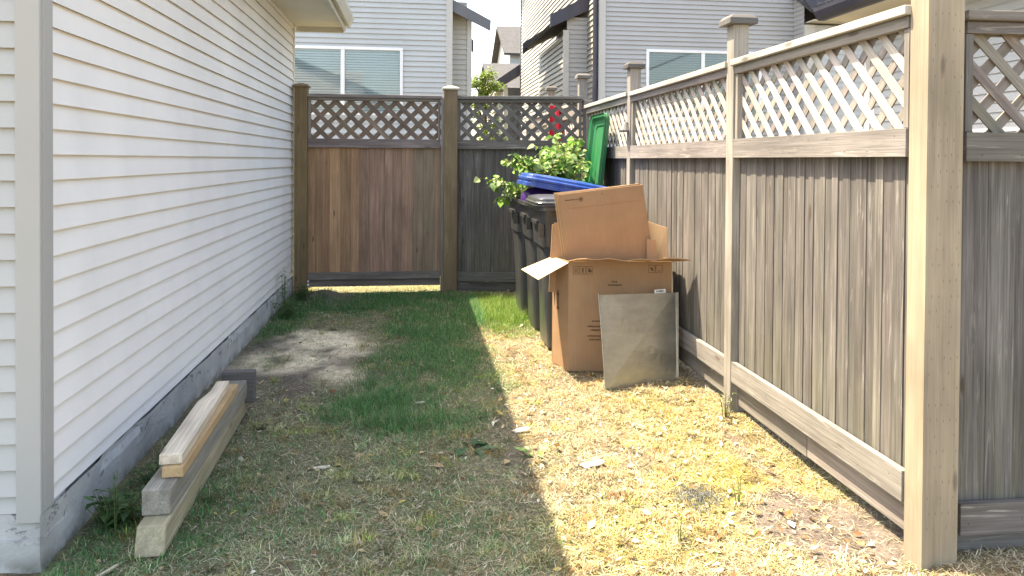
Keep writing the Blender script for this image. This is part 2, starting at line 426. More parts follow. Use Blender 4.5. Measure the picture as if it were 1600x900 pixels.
M_blade = attr_mat('grass_blade', .6, .1, 20, .35, .25)

def wg(x, y):
    g, mo, di, pa = zones(x, y); return np.where(free(x, y), np.clip((g*1.1+.05)*(1-di*.85), 0, 1)*np.clip(2.6*fbm(x, y, 5, 2)-.55, .06, 1), 0)
x, y = scatter(150000, -1.24, 1.85, 1.9, 9.0, wg); n = len(x)
g, mo, di, pa = zones(x, y)
ln = rng.uniform(.012, .055, n)*(.5+.8*g)*(1+.5*(fbm(x, y, 3, 4) > .55)); ln = np.where((x > .55) & (y > 6.1), ln*1.5, ln)
cg = palette(n, [(.07, .215, .07), (.10, .27, .09), (.17, .30, .11), (.045, .14, .05), (.36, .34, .20)], [4, 3, 1.6, 1.6, .9])
cg = np.where((y > 7.95)[:, None], palette(n, [(.45, .42, .2), (.3, .32, .12)], [2, 1]), cg)
cg = np.where(((x > .6))[:, None], palette(n, [(.12, .24, .04), (.2, .3, .06), (.3, .32, .1), (.08, .18, .03)], [3, 2, 1, 2]), cg)
strips('lawn_grass', x, y, ln, rng.uniform(.0009, .0018, n), rng.uniform(.5, 1.45, n), rng.uniform(0, 1.1, n), cg, M_blade, label='short green grass growing in patches down the side yard', cat='grass')
# dry straw thatch
def ws(x, y):
    g, mo, di, pa = zones(x, y); return np.where(free(x, y), np.clip(1-.66*g-.85*np.maximum(di, pa), .05, 1)*(.35+.9*fbm(x, y, 6, 6)), 0)
x, y = scatter(190000, -1.24, 2.4, 1.7, 9.0, ws); n = len(x)
g, mo, di, pa = zones(x, y)
cs = palette(n, [(.41, .36, .235), (.54, .49, .36), (.27, .205, .125), (.12, .09, .055), (.35, .35, .16), (.62, .58, .48)], [4, 3, 2.2, 1.8, 1.2, 1])
left = (x < .55)
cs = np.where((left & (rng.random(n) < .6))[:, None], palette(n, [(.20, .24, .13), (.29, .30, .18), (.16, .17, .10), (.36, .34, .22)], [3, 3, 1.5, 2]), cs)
cs = np.where((rng.random(n) < mo*.6)[:, None], palette(n, [(.36, .32, .09), (.28, .28, .08), (.45, .40, .16)], [3, 2, 1]), cs)
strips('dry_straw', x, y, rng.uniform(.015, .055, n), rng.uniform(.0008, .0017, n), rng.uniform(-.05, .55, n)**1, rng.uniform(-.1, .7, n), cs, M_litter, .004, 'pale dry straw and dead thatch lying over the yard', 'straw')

# matted tufts of dead grass
tx = rng.uniform(-1.15, 1.75, 1700); ty = 1.9+5.5*rng.random(1700)**1.4; keep = rng.random(1700) < ws(tx, ty); tx = tx[keep]; ty = ty[keep]
tc = palette(len(tx), [(.40, .30, .15), (.30, .17, .07), (.50, .42, .26), (.16, .11, .06), (.40, .36, .12)], [3, 1.6, 3, 1.5, 1.4])
cnt = rng.integers(18, 60, len(tx)); ii = np.repeat(np.arange(len(tx)), cnt); n = len(ii)
sg = rng.uniform(.01, .03, len(tx))[ii]; x = tx[ii]+rng.normal(0, 1, n)*sg; y = ty[ii]+rng.normal(0, 1, n)*sg
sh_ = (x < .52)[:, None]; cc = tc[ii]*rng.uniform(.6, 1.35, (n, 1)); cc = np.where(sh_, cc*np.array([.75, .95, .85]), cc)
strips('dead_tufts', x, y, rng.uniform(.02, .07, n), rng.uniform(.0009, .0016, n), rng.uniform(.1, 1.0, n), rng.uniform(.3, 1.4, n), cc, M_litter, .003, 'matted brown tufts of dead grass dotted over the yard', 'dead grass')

class Leafy(MB):
    def leaf(s, p, d, nrm, ln, wd, col, curl=.2, heart=False):
        d = Vector(d).normalized(); nrm = Vector(nrm); sd = d.cross(nrm).normalized(); nn = sd.cross(d).normalized(); p = Vector(p)
        prof = [(0, .03), (.12, .75 if heart else .4), (.38, 1.0), (.68, .68), (1, .02)]
        vs = []
        for t, w_ in prof:
            c = p+d*ln*t+nn*(-curl*ln*t*t)
            vs += [c-sd*wd*.5*w_+nn*wd*.13*w_, c-nn*wd*.02, c+sd*wd*.5*w_+nn*wd*.13*w_]
        fs = []
        for i in range(len(prof)-1):
            a = i*3; fs += [(a, a+1, a+4, a+3), (a+1, a+2, a+5, a+4)]
        s.add(vs, fs, col)
lit = Leafy()
k = 0
while k < 2300:
    a, b_ = random.uniform(-1.15, 1.74), 2.0+6.0*random.random()**1.7
    g_, mo_, di_, pa_ = [float(q[0]) for q in zones(np.array([a]), np.array([b_]))]
    if random.random() < .6*g_+.45*(a < .5)+.2*pa_ or not free(np.array([a]), np.array([b_]))[0]: continue
    if random.random() > .25+1.2*max(0, float(fbm(np.array([a]), np.array([b_]), 2.5, 9)[0])-.3): continue
    k += 1
    z = float(gh(np.array([a]), np.array([b_]))[0])+random.uniform(.004, .016)
    col = random.choice([(.50, .38, .20), (.62, .50, .30), (.34, .19, .08), (.7, .64, .52), (.24, .12, .05), (.56, .44, .14), (.42, .30, .17)])
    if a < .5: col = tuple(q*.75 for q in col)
    th = random.uniform(0, 6.28); L_ = random.uniform(.008, .028) if random.random() < .9 else random.uniform(.03, .045)
    L_ *= 1.25; lit.leaf((a, b_, z), (math.cos(th), math.sin(th), random.uniform(-.2, .35)), (random.uniform(-.5, .5), random.uniform(-.5, .5), 1), L_, L_*random.uniform(.35, .7), jit(col, .25), random.uniform(-.5, .7))
for k in range(260):   # twigs
    a, b_ = random.uniform(-1.1, 1.7), random.uniform(2.1, 5.5)
    z = float(gh(np.array([a]), np.array([b_]))[0])+.012; th = random.uniform(0, 6.28); l_ = random.uniform(.02, .09)
    lit.tube([(a, b_, z), (a+l_*.5*math.cos(th), b_+l_*.5*math.sin(th), z+.006), (a+l_*math.cos(th+.3), b_+l_*math.sin(th+.3), z)], .0012, 4, jit(random.choice([(.3, .22, .14), (.12, .08, .05), (.5, .43, .3)]), .2))
tag(lit.build('leaf_litter', M_litter), 'dry curled leaves and twigs scattered over the yard', 'leaf litter', kind='stuff')

# ------------------------------------------------------------------ siding
def siding(mb, p0, p1, nrm, z0, z1, lap=.0907, phase=0, out=.013, seams=0, step=.6, col=(.5, .5, .5), wob=.0012):
    p0 = Vector(p0); p1 = Vector(p1); nrm = Vector(nrm).normalized(); Ln = (p1-p0).length; d = (p1-p0).normalized()
    k0 = math.floor((z0-phase)/lap)
    z = phase+k0*lap
    while z < z1-1e-4:
        a = max(z, z0); t = min(z+lap, z1)
        fa = out*(1-(a-z)/lap)+.002; ft = out*(1-(t-z)/lap)+.002
        cuts = [0, Ln]
        if seams and random.random() < seams: cuts.insert(1, random.uniform(.15, .85)*Ln)
        for q in range(len(cuts)-1):
            s0, s1 = cuts[q]-.04*(q > 0), cuts[q+1]; extra = .0012*q
            m_ = max(1, int((s1-s0)/step)); rows = [[], [], []]
            for i in range(m_+1):
                s = s0+(s1-s0)*i/m_; wv = random.uniform(-wob, wob)
                b = p0+d*s
                rows[0].append(b+nrm*(fa+extra-.0135 if a == z else fa-.002)+Vector((0, 0, a)))
                rows[1].append(b+nrm*(fa+wv+extra)+Vector((0, 0, a-(.004 if a == z else 0))))
                rows[2].append(b+nrm*(ft+extra)+Vector((0, 0, t)))
            n_ = m_+1; vs = [v for r_ in rows for v in r_]; fs = []
            for j in range(2):
                for i in range(m_): fs.append((j*n_+i, j*n_+i+1, (j+1)*n_+i+1, (j+1)*n_+i))
            if d.cross(Vector((0, 0, 1))).dot(nrm) < 0: fs = [f[::-1] for f in fs]
            mb.add(vs, fs, col)
        z += lap
def wall_holes(mb, p0, p1, nrm, z0, z1, holes, **kw):
    """holes: (s0, s1, z0, z1) along the wall"""
    p0 = Vector(p0); p1 = Vector(p1); d = (p1-p0).normalized(); Ln = (p1-p0).length
    cur = 0
    for s0, s1, h0, h1 in sorted(holes):
        if s0 > cur: siding(mb, p0+d*cur, p0+d*s0, nrm, z0, z1, **kw)
        siding(mb, p0+d*s0, p0+d*s1, nrm, z0, h0, **kw); siding(mb, p0+d*s0, p0+d*s1, nrm, h1, z1, **kw); cur = s1
    siding(mb, p0+d*cur, p1, nrm, z0, z1, **kw)
def window(parent, x0, x1, z0, z1, yf, bars, blind, side=-1):
    """window in a wall that faces -Y at y = yf, set in a hole"""
    fr = MB(); t = .055
    y0, y1 = yf-.035, yf+.09
    fr.box(x0, x1, y0, y1, z1-t, z1); fr.box(x0, x1, y0, y1, z0, z0+t)
    fr.box(x0, x0+t, y0, y1, z0+t, z1-t); fr.box(x1-t, x1, y0, y1, z0+t, z1-t)
    for b in bars: fr.box(b-t*.65, b+t*.65, y0+.004, y1, z0+t, z1-t)
    f = fr.build('window', M_wframe, parent, bevel=.004)
    edges = [x0+t]+[q for b in bars for q in (b-t*.65, b+t*.65)]+[x1-t]
    for i in range(0, len(edges), 2):
        gl = MB(); gl.box(edges[i], edges[i+1], yf-.005, yf+.001, z0+t, z1-t); gl.build('pane', M_glass, f)
    bl = MB(); z = z0+t+.02
    while z < z1-t:
        bl.beam(((x0+x1)/2, yf+.055, z), ((1, 0, 0), (0, .5, 1), (0, -1, .5)), ((x1-x0)/2-t-.01, .021, .0012)); z += .045
    bl.build('blind', blind, f)
    rm = MB(); rm.box(x0, x1, yf+.095, yf+.10, z0, z1); rm.build('dark_interior', M_room, f)
    return f

# ------------------------------------------------------------------ our house (left)
hs = empty('house', (-3.5, 5.4, 0), 'white sided house on a rough concrete foundation along the left of the yard', 'house')
PH = 1.343-12*.0907-.0
s = MB(); siding(s, (-1.3, 2.806, 0), (-1.3, 8.04, 0), (1, 0, 0), .19, 2.86, phase=PH, seams=.12, out=.017)
s.build('side_wall', M_siding, hs)
s = MB(); siding(s, (-6, 2.735, 0), (-1.357, 2.735, 0), (0, -1, 0), .19, 3.6, phase=PH, out=.017); s.build('front_wall', M_siding_shaded, hs)
s = MB(); siding(s, (-1.3, 8.04, 0), (-6, 8.04, 0), (0, 1, 0), .19, 3.6, phase=PH); s.build('back_wall', M_siding, hs)
c = MB(); c.box(-1.36, -1.279, 2.712, 2.735, .155, 3.2); c.box(-1.303, -1.279, 2.736, 2.808, .155, 3.2)
c.build('corner_board', M_trim, hs, bevel=.004)
c = MB(); c.box(-1.31, -1.279, 8.0, 8.062, .18, 2.85); c.build('corner_board', M_soffit, hs, bevel=.003)
# foundation, slightly uneven
f = MB(); ys_ = np.arange(2.70, 8.05, .06); zz = np.array([-.15, -.02, .04, .09, .13, .165, .186])
vs = []; 
for yy in ys_:
    for z in zz:
        vs.append((-1.275+(float(vn(yy, z, 9, 4))-.5)*.012-(.012 if z > .15 and vn(yy, z, 3, 6) > .5 else 0), yy, z))
nz = len(zz); fs = [(i*nz+j, (i+1)*nz+j, (i+1)*nz+j+1, i*nz+j+1) for i in range(len(ys_)-1) for j in range(nz-1)]
f.add(vs, fs)
f.box(-6, -1.275, 2.706, 2.9, -.15, .10); f.box(-6, -1.285, 2.722, 2.9, .10, .188)
f.box(-6, -1.31, 2.9, 8.0, -.1, .187)
f.build('foundation', M_conc, hs)
f = MB(); f.box(-5.95, -1.32, 2.75, 8.0, .188, 2.84); f.build('inner_wall', M_room, hs)
# soffit, fascia, gutter, roof
f = MB(); f.box(-1.30, -.775, 2.2, 8.1, 2.83, 2.845)
f.build('soffit', M_soffit, hs)
f = MB(); f.box(-.775, -.755, 2.2, 8.1, 2.79, 2.97); f.box(-1.29, -.777, 8.082, 8.1, 2.775, 2.826); f.build('fascia', M_gutter, hs, bevel=.002)
f = MB()
prof = [(-.752, 2.955), (-.752, 2.845), (-.715, 2.838), (-.70, 2.87), (-.676, 2.925), (-.676, 2.955), (-.682, 2.955), (-.69, 2.93), (-.71, 2.88), (-.72, 2.85), (-.745, 2.852), (-.745, 2.955)]
f.loft([[(px, y_, pz) for px, pz in prof] for y_ in (2.2, 8.13)]); f.build('gutter', M_gutter, hs)
f = MB(); f.plate([(-.74, 2.2, 2.975), (-.74, 8.12, 2.975), (-4.2, 8.12, 4.4), (-4.2, 2.2, 4.4)], .03); f.plate([(-4.2, 2.2, 4.4), (-4.2, 8.12, 4.4), (-7.6, 8.12, 2.975), (-7.6, 2.2, 2.975)], .03)
f.build('roof', M_roof, hs)
for y_ in (2.78, 8.0):
    f = MB(); f.plate([(-1.3, y_, 2.84), (-4.2, y_, 4.35), (-6, y_, 3.55), (-6, y_, 2.84)], .03); f.build('gable', M_siding, hs)

# ------------------------------------------------------------------ fences
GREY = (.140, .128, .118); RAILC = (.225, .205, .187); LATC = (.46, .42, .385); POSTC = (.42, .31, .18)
def fence(name, A, B, zb, zc, label, cat='fence', inward=(-1, 0, 0), zr=(1.44, 1.545), ztop=1.91, bot=(.175, .29), kick=(.05, .165), tone=GREY, rail=RAILC, lat=LATC,
          pitch=.126, slat=.036, bw=.060, matb=W_fence, matr=W_rail, matl=W_lattice, group=None, stiles=True, cap=True, boardvar=.16, light=1, detail=True, cols=None, bd=.0035, kickin=-.012, lat_y=0):
    A = Vector((*A, 0)); B = Vector((*B, 0)); d = (B-A).normalized(); n = Vector(inward); n = (n-d*n.dot(d)).normalized(); Ln = (B-A).length
    Z = Vector((0, 0, 1)); mid = (A+B)/2
    e = empty(name, mid, label, cat, group)
    def bar(mb, s0, s1, t0, t1, z0, z1, col):  # along s, out t (towards the yard), z
        c_ = A+d*(s0+s1)/2+n*(t0+t1)/2+Z*(z0+z1)/2
        mb.beam(c_, (d, n, Z), (abs(s1-s0)/2, abs(t1-t0)/2, abs(z1-z0)/2), col)
    # vertical boards, each with its own width, tone and depth
    mb = MB(); s_ = .0; i = 0
    while s_ < Ln-.005:
        wd = bw*random.uniform(.62, 1.25); wd = min(wd, Ln-s_)
        base = tone if cols is None else cols(s_/Ln)
        dep = (0, bd)[i % 2]+random.uniform(-.0012, .0016)
        tl = random.uniform(-.002, .002)
        c_ = A+d*(s_+wd/2)+n*(dep-.012)+Z*((zr[0]+.03+bot[0]+.02)/2)
        mb.beam(c_, (d, n, Z+d*tl), ((wd+.006)/2, .0045, (zr[0]+.03-bot[0]-.02)/2), jit(base, boardvar, .018)); s_ += wd; i += 1
    mb.build('board_panel', matb, e, bevel=.0015)
    for a_, b_ in ((zr[0]-.10, zr[0]-.02), (bot[0]+.02, bot[1])):
        bk = MB(); bar(bk, 0.01, Ln-.01, -.045, -.03, a_, b_, tone); bk.build('back_rail', matr, e)
    for a_, b_, c_ in ((.004, .034, 0), (-.045, -.012, .032)):
        m = MB(); bar(m, 0.002, Ln-.002, a_, b_, zr[0]+c_, zr[1], jit(rail, .06))
        if c_ == 0:
            for q_ in range(int(Ln/.16)):
                sn = .05+q_*.16+random.uniform(-.02, .02); zn = random.choice((zr[0]+.02, zr[1]-.03)); bar(m, sn, sn+.005, b_-.002, b_+.0008, zn, zn+.005, (.06, .045, .035))
        m.build('middle_rail', matr, e, bevel=.003)
    m = MB(); bar(m, 0.002, Ln-.002, .004, .032, bot[0], bot[1], jit(rail, .08))
    for q_ in range(int(Ln/.2)):
        sn = .05+q_*.2+random.uniform(-.03, .03); zn = bot[0]+random.uniform(.02, .08); bar(m, sn, sn+.005, .03, .0328, zn, zn+.005, (.06, .045, .035))
    m.build('bottom_rail', matr, e, bevel=.004)
    if kick:
        for a_, b_, c_ in (((.0, Ln*.49, 0), (Ln*.49+.006, Ln, .005)) if not inward[1] else ((0, Ln, 0),)):
            m = MB(); bar(m, a_, b_, kickin-.019, kickin+.006, kick[0]-c_, bot[0]+.013, jit(rail, .1)); m.build('kickboard', matr, e, bevel=.003)
    for a_, b_ in ((.002, .030), (-.045, -.018)):
        m = MB(); bar(m, 0.002, Ln-.002, a_, b_, ztop, zc-.037, jit(rail, .06)); m.build('top_rail', matr, e, bevel=.003)
    if cap:
        m = MB(); bar(m, -.01, Ln+.01, -.068, .052, zc-.035, zc, jit(tuple(q*(1.15 if inward[1] else 1.75) for q in rail), .06)); m.build('cap_rail', matr, e, bevel=.004)  # cap colour raised on the side runs, painting in brighter sun
    if stiles:
        for a_, b_ in ((.003, .032), (Ln-.032, Ln-.003)):
            m = MB(); bar(m, a_, b_, -.010, .024, zr[1]+.001, ztop-.001, jit(rail, .1)); m.build('stile', matr, e, bevel=.002)
    # lattice: two crossed layers of slats clipped to the opening
    z0, z1 = zr[1]-.01, ztop+.012; H = z1-z0
    m = MB()
    for layer, sgn in (((0, 1), (1, -1)) if inward[1] else ((0, -1), (1, 1))):
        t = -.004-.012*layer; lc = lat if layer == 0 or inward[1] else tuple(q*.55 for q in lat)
        q = -H+random.uniform(0, pitch)
        while q < Ln:
            a_ = q; b_ = q+H     # at 45 degrees
            s0, s1 = max(a_, 0.0), min(b_, Ln)
            if s1-s0 > .03:
                # sgn 1: falls as s grows
                def zz_(s__): return (z1-(s__-q)) if sgn > 0 else (z0+(s__-q))
                p0 = A+d*s0+n*t+Z*zz_(s0); p1 = A+d*s1+n*t+Z*zz_(s1)
                dd = (p1-p0).normalized()
                m.beam((p0+p1)/2, (dd, n, dd.cross(n)), ((p1-p0).length/2, .0035, slat/2), jit(lc, .14, .04))
            q += pitch
    m.build('lattice', matl, e)
    return e
def post(x, y, z1, label, w_=.1, wy=None, col=POSTC, cap='flat', mat=W_post, z0=-.05, capc=None, group='wooden fence posts', dx=0, lean=0, capw=.075):
    e = empty('fence_post', (x, y, 0), label, 'post', group)
    m = MB(); m.beam((x, y, (z0+z1)/2), ((1, 0, 0), (0, 1, 0), (0, 0, 1)), (w_/2, (wy or w_)/2, (z1-z0)/2), col)
    if wy:
        for rw in range(44):
            for cl_ in range(5):
                if random.random() < .6: xx = x-w_/2+.018+cl_*.025+(rw % 2)*.008; zz_ = .12+rw*.055+random.uniform(-.003, .003); m.box(xx, xx+.0022, y-wy/2-.0006, y-wy/2+.002, zz_, zz_+.011, (.15, .12, .09))
    m.build('shaft', mat, e, bevel=.005)
    if cap:
        cc = capc or RAILC; c_ = MB(); h = .032
        if cap == 'flat':
            r0, r1 = capw, capw-.022
            def sq(r, z): return [(x-r, y-r, z), (x+r, y-r, z), (x+r, y+r, z), (x-r, y+r, z)]
            c_.loft([sq(r0, z1), sq(r0, z1+h), sq(r1, z1+h+.022)], cc)
        else:
            def sq(r, z): return [(x-r, y-r, z), (x+r, y-r, z), (x+r, y+r, z), (x-r, y+r, z)]
            c_.loft([sq(w_/2+.018, z1), sq(w_/2+.018, z1+.018), sq(.025, z1+.045)], cc)
        c_.build('post_cap', W_dark if cc[0] < .17 else W_rail, e, bevel=.003)
    return e
# right-hand fence, from the near post to the far corner
FX = 1.80
fence('wooden_fence', (FX, 2.47), (FX, 3.945), 0, 1.99, 'nearest panel of the weathered right-hand fence, sunlit lattice top and mossy lower boards', inward=(-1, 0, 0), group='weathered fence panels')
fence('wooden_fence', (FX, 4.035), (FX, 5.955), 0, 1.99, 'weathered fence panel beside the cardboard box, with the box shadow on its boards', inward=(-1, 0, 0), group='weathered fence panels')
fence('wooden_fence', (FX, 6.045), (FX, 7.60), 0, 2.0, 'short-looking fence panel behind the upright green bin lid', inward=(-1, 0, 0), group='weathered fence panels')
fence('wooden_fence', (FX+.02, 8.12), (FX+.02, 9.95), 0, 2.08, 'fence panel running on beyond the back corner, only its top rail in view', inward=(-1, 0, 0), group='weathered fence panels')
fence('wooden_fence', (FX+.02, 10.05), (FX+.02, 12.0), 0, 2.08, 'farthest fence panel beyond the back corner', inward=(-1, 0, 0), group='weathered fence panels')
# the panel that faces the camera on the right
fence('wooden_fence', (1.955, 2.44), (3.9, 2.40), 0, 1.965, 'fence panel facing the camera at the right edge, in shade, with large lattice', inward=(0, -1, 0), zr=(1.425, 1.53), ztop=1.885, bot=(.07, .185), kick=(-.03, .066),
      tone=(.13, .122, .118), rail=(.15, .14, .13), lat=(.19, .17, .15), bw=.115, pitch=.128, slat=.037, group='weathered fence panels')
post(1.842, 2.415, 2.62, 'thick yellowish corner post nearest the camera at the right, taller than the frame', .138, .096, (.30, .25, .185), None)
post(1.81, 3.99, 2.19, 'pale fence post with a wide flat cap, second from the camera on the right', .092, None, (.30, .275, .24), 'flat', W_rail, capc=(.13, .125, .12), capw=.082)
post(1.81, 6.0, 2.19, 'grey fence post with flat cap next to the green lid', .092, None, (.25, .225, .20), 'flat', W_rail, capc=(.09, .085, .08))
post(1.84, 8.06, 2.33, 'capped post just behind the back corner of the fences', .095, None, (.25, .23, .21), 'flat', W_rail, capc=(.16, .15, .14))
post(1.84, 10.0, 2.38, 'small distant capped post beyond the back fence, against the beige siding', .095, None, (.23, .19, .16), 'flat', W_rail, capc=(.13, .12, .11))
# gate and the panel beside it
def gate_cols(t):
    if t < .35: return (.40, .235, .14)
    if t < .72: return (.30, .185, .135)
    return (.27, .195, .14)
fence('gate', (-1.125, 7.93), (.262, 7.93), 0, 2.10, 'reddish brown wooden gate with lattice top between the house wall and a brown post', 'gate', inward=(0, -1, 0), zr=(1.54, 1.632), ztop=2.035, bot=(.15, .225), kick=(.07, .147),
      tone=(.2, .13, .08), rail=(.215, .18, .165), lat=(.21, .155, .12), bw=.098, pitch=.157, slat=.050, matb=W_gate, matl=W_gate, cols=gate_cols, boardvar=.18, bd=.008)
fence('wooden_fence', (.44, 7.93), (1.745, 7.66), 0, 2.10, 'dark grey fence panel with lattice top at the back, behind the bins', inward=(0, -1, 0), zr=(1.535, 1.63), ztop=2.03, bot=(.115, .215), kick=(.0, .11),
      tone=(.125, .11, .10), rail=(.135, .122, .112), lat=(.14, .125, .112), bw=.11, pitch=.14, slat=.042, group='weathered fence panels', boardvar=.12, bd=.006)
pA = post(-1.19, 7.93, 2.165, 'brown gate post against the end of the white house wall', .13, None, (.20, .14, .075), 'pyramid', capc=(.2, .15, .09))
pB = post(.365, 7.93, 2.165, 'brown post between the gate and the grey back fence panel', .145, None, (.19, .135, .08), 'pyramid', capc=(.5, .46, .38))
post(1.80, 7.68, 2.06, 'grey corner post where the back fence meets the right-hand fence', .09, None, (.17, .155, .145), None)
g_ = MB(); g_.box(.262, .29, 7.86, 7.888, .02, 2.08, (.2, .17, .15)); g_.build('stop_strip', W_rail, pB)
g_ = MB()
g_.tube([(-1.112, 7.885, .105), (-1.112, 7.868, .105)], .012, 10); g_.tube([(-1.112, 7.885, .14), (-1.112, 7.868, .14)], .009, 10)
g_.build('hinge_bolts', M_sticker, pA)

# ------------------------------------------------------------------ wheeled bins
def rrect(x0, x1, y0, y1, z, r=.05, k=4):
    pts = []
    for cx, cy, a0 in ((x1-r, y1-r, 0), (x0+r, y1-r, 90), (x0+r, y0+r, 180), (x1-r, y0+r, 270)):
        for i in range(k+1):
            a = R(a0+90*i/k); pts.append((cx+r*math.cos(a), cy+r*math.sin(a), z))
    return pts
def bin_(yc, lidmat, tilt, label, lidlabel, xo=0, sk=.028):
    x0, x1 = .90+xo, 1.62+xo; hw = .268; H = 1.075
    e = empty('wheeled_bin', ((x0+x1)/2, yc, 0), label, 'bin', 'wheeled bins in a row')
    b = MB()
    rings = [rrect(x0+.085, x1-.10, yc-hw+.07, yc+hw-.07, .015, .04), rrect(x0+.078, x1-.09, yc-hw+.062, yc+hw-.062, .06, .06)]
    for t in (.25, .5, .75, .86): rings.append(rrect(x0+.078-.05*t, x1-.09+.06*t, yc-hw+.062-.035*t, yc+hw-.062+.035*t, .06+(H-.06)*t, .10))
    rings += [rrect(x0+.02, x1-.02, yc-hw+.02, yc+hw-.02, .985, .09), rrect(x0+.012, x1-.012, yc-hw+.012, yc+hw-.012, H-.035, .06), rrect(x0-.012, x1+.008, yc-hw-.010, yc+hw+.010, H-.03, .06),
              rrect(x0-.012, x1+.008, yc-hw-.010, yc+hw+.010, H, .06), rrect(x0+.012, x1-.012, yc-hw+.014, yc+hw-.014, H, .05), rrect(x0+.03, x1-.02, yc-hw+.03, yc+hw-.03, H-.3, .05)]
    b.loft(rings)
    # moulded ribs and grab notch on the front (yard) face
    
    b.box(x0-.004, x0+.05, yc-.12, yc+.12, .94, .965); b.beam((x0+.016, yc-hw+.03, .90), ((0, 0, 1), (0, 1, 0), (1, 0, 0)), (.05, .012, .018))
    bo = b.build('body', M_black, e, smooth=True); bo.data.set_sharp_from_angle(angle=R(35))
    # handle
    h = MB(); xr = x1+.07
    h.tube([(x1-.01, yc-.2, H-.03), (xr, yc-.2, H-.01), (xr+.01, yc-.18, H-.005), (xr+.01, yc+.18, H-.005), (xr, yc+.2, H-.01), (x1-.01, yc+.2, H-.03)], .014, 10)
    h.build('handle', M_black, e, smooth=True)
    for s_ in (-1, 1):
        wq = MB(); yy = yc+s_*(hw-.015); wq.tube([(x1-.045, yy-.025, .10), (x1-.045, yy+.025, .10)], .10, 24); wh = wq.build('wheel', M_rubber, e, bevel=.008)
        hb = MB(); hb.tube([(x1-.045, yy-.03, .10), (x1-.045, yy+.03, .10)], .045, 16); hb.build('hub', M_black, wh)
    # lid: shell with skirt, domed top, stiffening rings
    l = MB(); lx0, lx1 = x0-.035, x1+.02; y0, y1 = yc-hw-.022, yc+hw+.022; zb = H+.004
    l.loft([rrect(lx0+.012, lx1-.012, y0+.012, y1-.012, zb+.012, .06), rrect(lx0, lx1, y0, y1, zb, .07), rrect(lx0, lx1, y0, y1, zb+sk*.45, .07), rrect(lx0+.008, lx1-.008, y0+.008, y1-.008, zb+sk*.5, .07), rrect(lx0+.008, lx1-.008, y0+.008, y1-.008, zb+sk*.7, .07), rrect(lx0, lx1, y0, y1, zb+sk*.75, .07), rrect(lx0, lx1, y0, y1, zb+sk, .07), rrect(lx0+.014, lx1-.014, y0+.014, y1-.014, zb+sk+.008, .06),
            rrect(lx0+.02, lx1-.02, y0+.02, y1-.02, zb+sk+.028, .06), rrect(lx0+.06, lx1-.06, y0+.06, y1-.06, zb+sk+.04, .05), rrect(lx0+.08, lx1-.08, y0+.08, y1-.08, zb+sk+.032, .05), rrect(lx0+.2, lx1-.2, y0+.17, y1-.17, zb+sk+.046, .05)],
           cap0=False)
    # underside pan
    l.loft([rrect(lx0+.012, lx1-.012, y0+.012, y1-.012, zb+.012, .06), rrect(lx0+.03, lx1-.03, y0+.03, y1-.03, zb+.012, .05), rrect(lx0+.05, lx1-.05, y0+.05, y1-.05, zb+.045, .05),
            rrect(lx0+.10, lx1-.10, y0+.10, y1-.10, zb+.045, .05), rrect(lx0+.115, lx1-.115, y0+.115, y1-.115, zb+.055, .05)], cap0=False)
    n0 = len(l.v)
    hinge = Vector((x1+.02, yc, H+.01))
    Mx = Matrix.Translation(hinge) @ Matrix.Rotation(tilt, 4, 'Y') @ Matrix.Translation(-hinge)
    l.xf(Mx)
    lo = l.build('lid', lidmat, e, bevel=.003)
    if lidlabel: lo['label'] = lidlabel
    return e
bin_(6.75, M_green, R(96), 'farthest black wheeled bin, green lid thrown open against the fence, full of cut vines', 'green lid standing open', -.03)
bin_(6.20, M_blue, R(10), 'middle black wheeled bin with its blue lid propped half open over a purple bag', 'blue lid propped up by the bag', .0, .07)
bin_(5.58, M_black, 0.0, 'nearest black wheeled bin with closed black lid, behind the big cardboard box', None, 0)
# purple bag bulging out of the middle bin
b = MB(); rings = []
for i in range(7):
    t = i/6; z = 1.03+.20*t; rr = .24*math.sqrt(max(.03, 1-(max(0, t-.35)/.7)**2))
    rings.append([(1.13+rr*.98*math.cos(a)*(1+.05*math.sin(5*a)), 6.20+rr*.95*math.sin(a)*(1+.06*math.cos(4*a+i)), z-(.10*(math.cos(a)*rr/.26*.5+.5) if t > .5 else 0)) for a in np.linspace(0, 2*math.pi, 22, endpoint=False)])
b.loft(rings); tag(b.build('rubbish_bag', M_purple, smooth=True), 'shiny purple bag bulging under the half-open blue lid', 'bag')

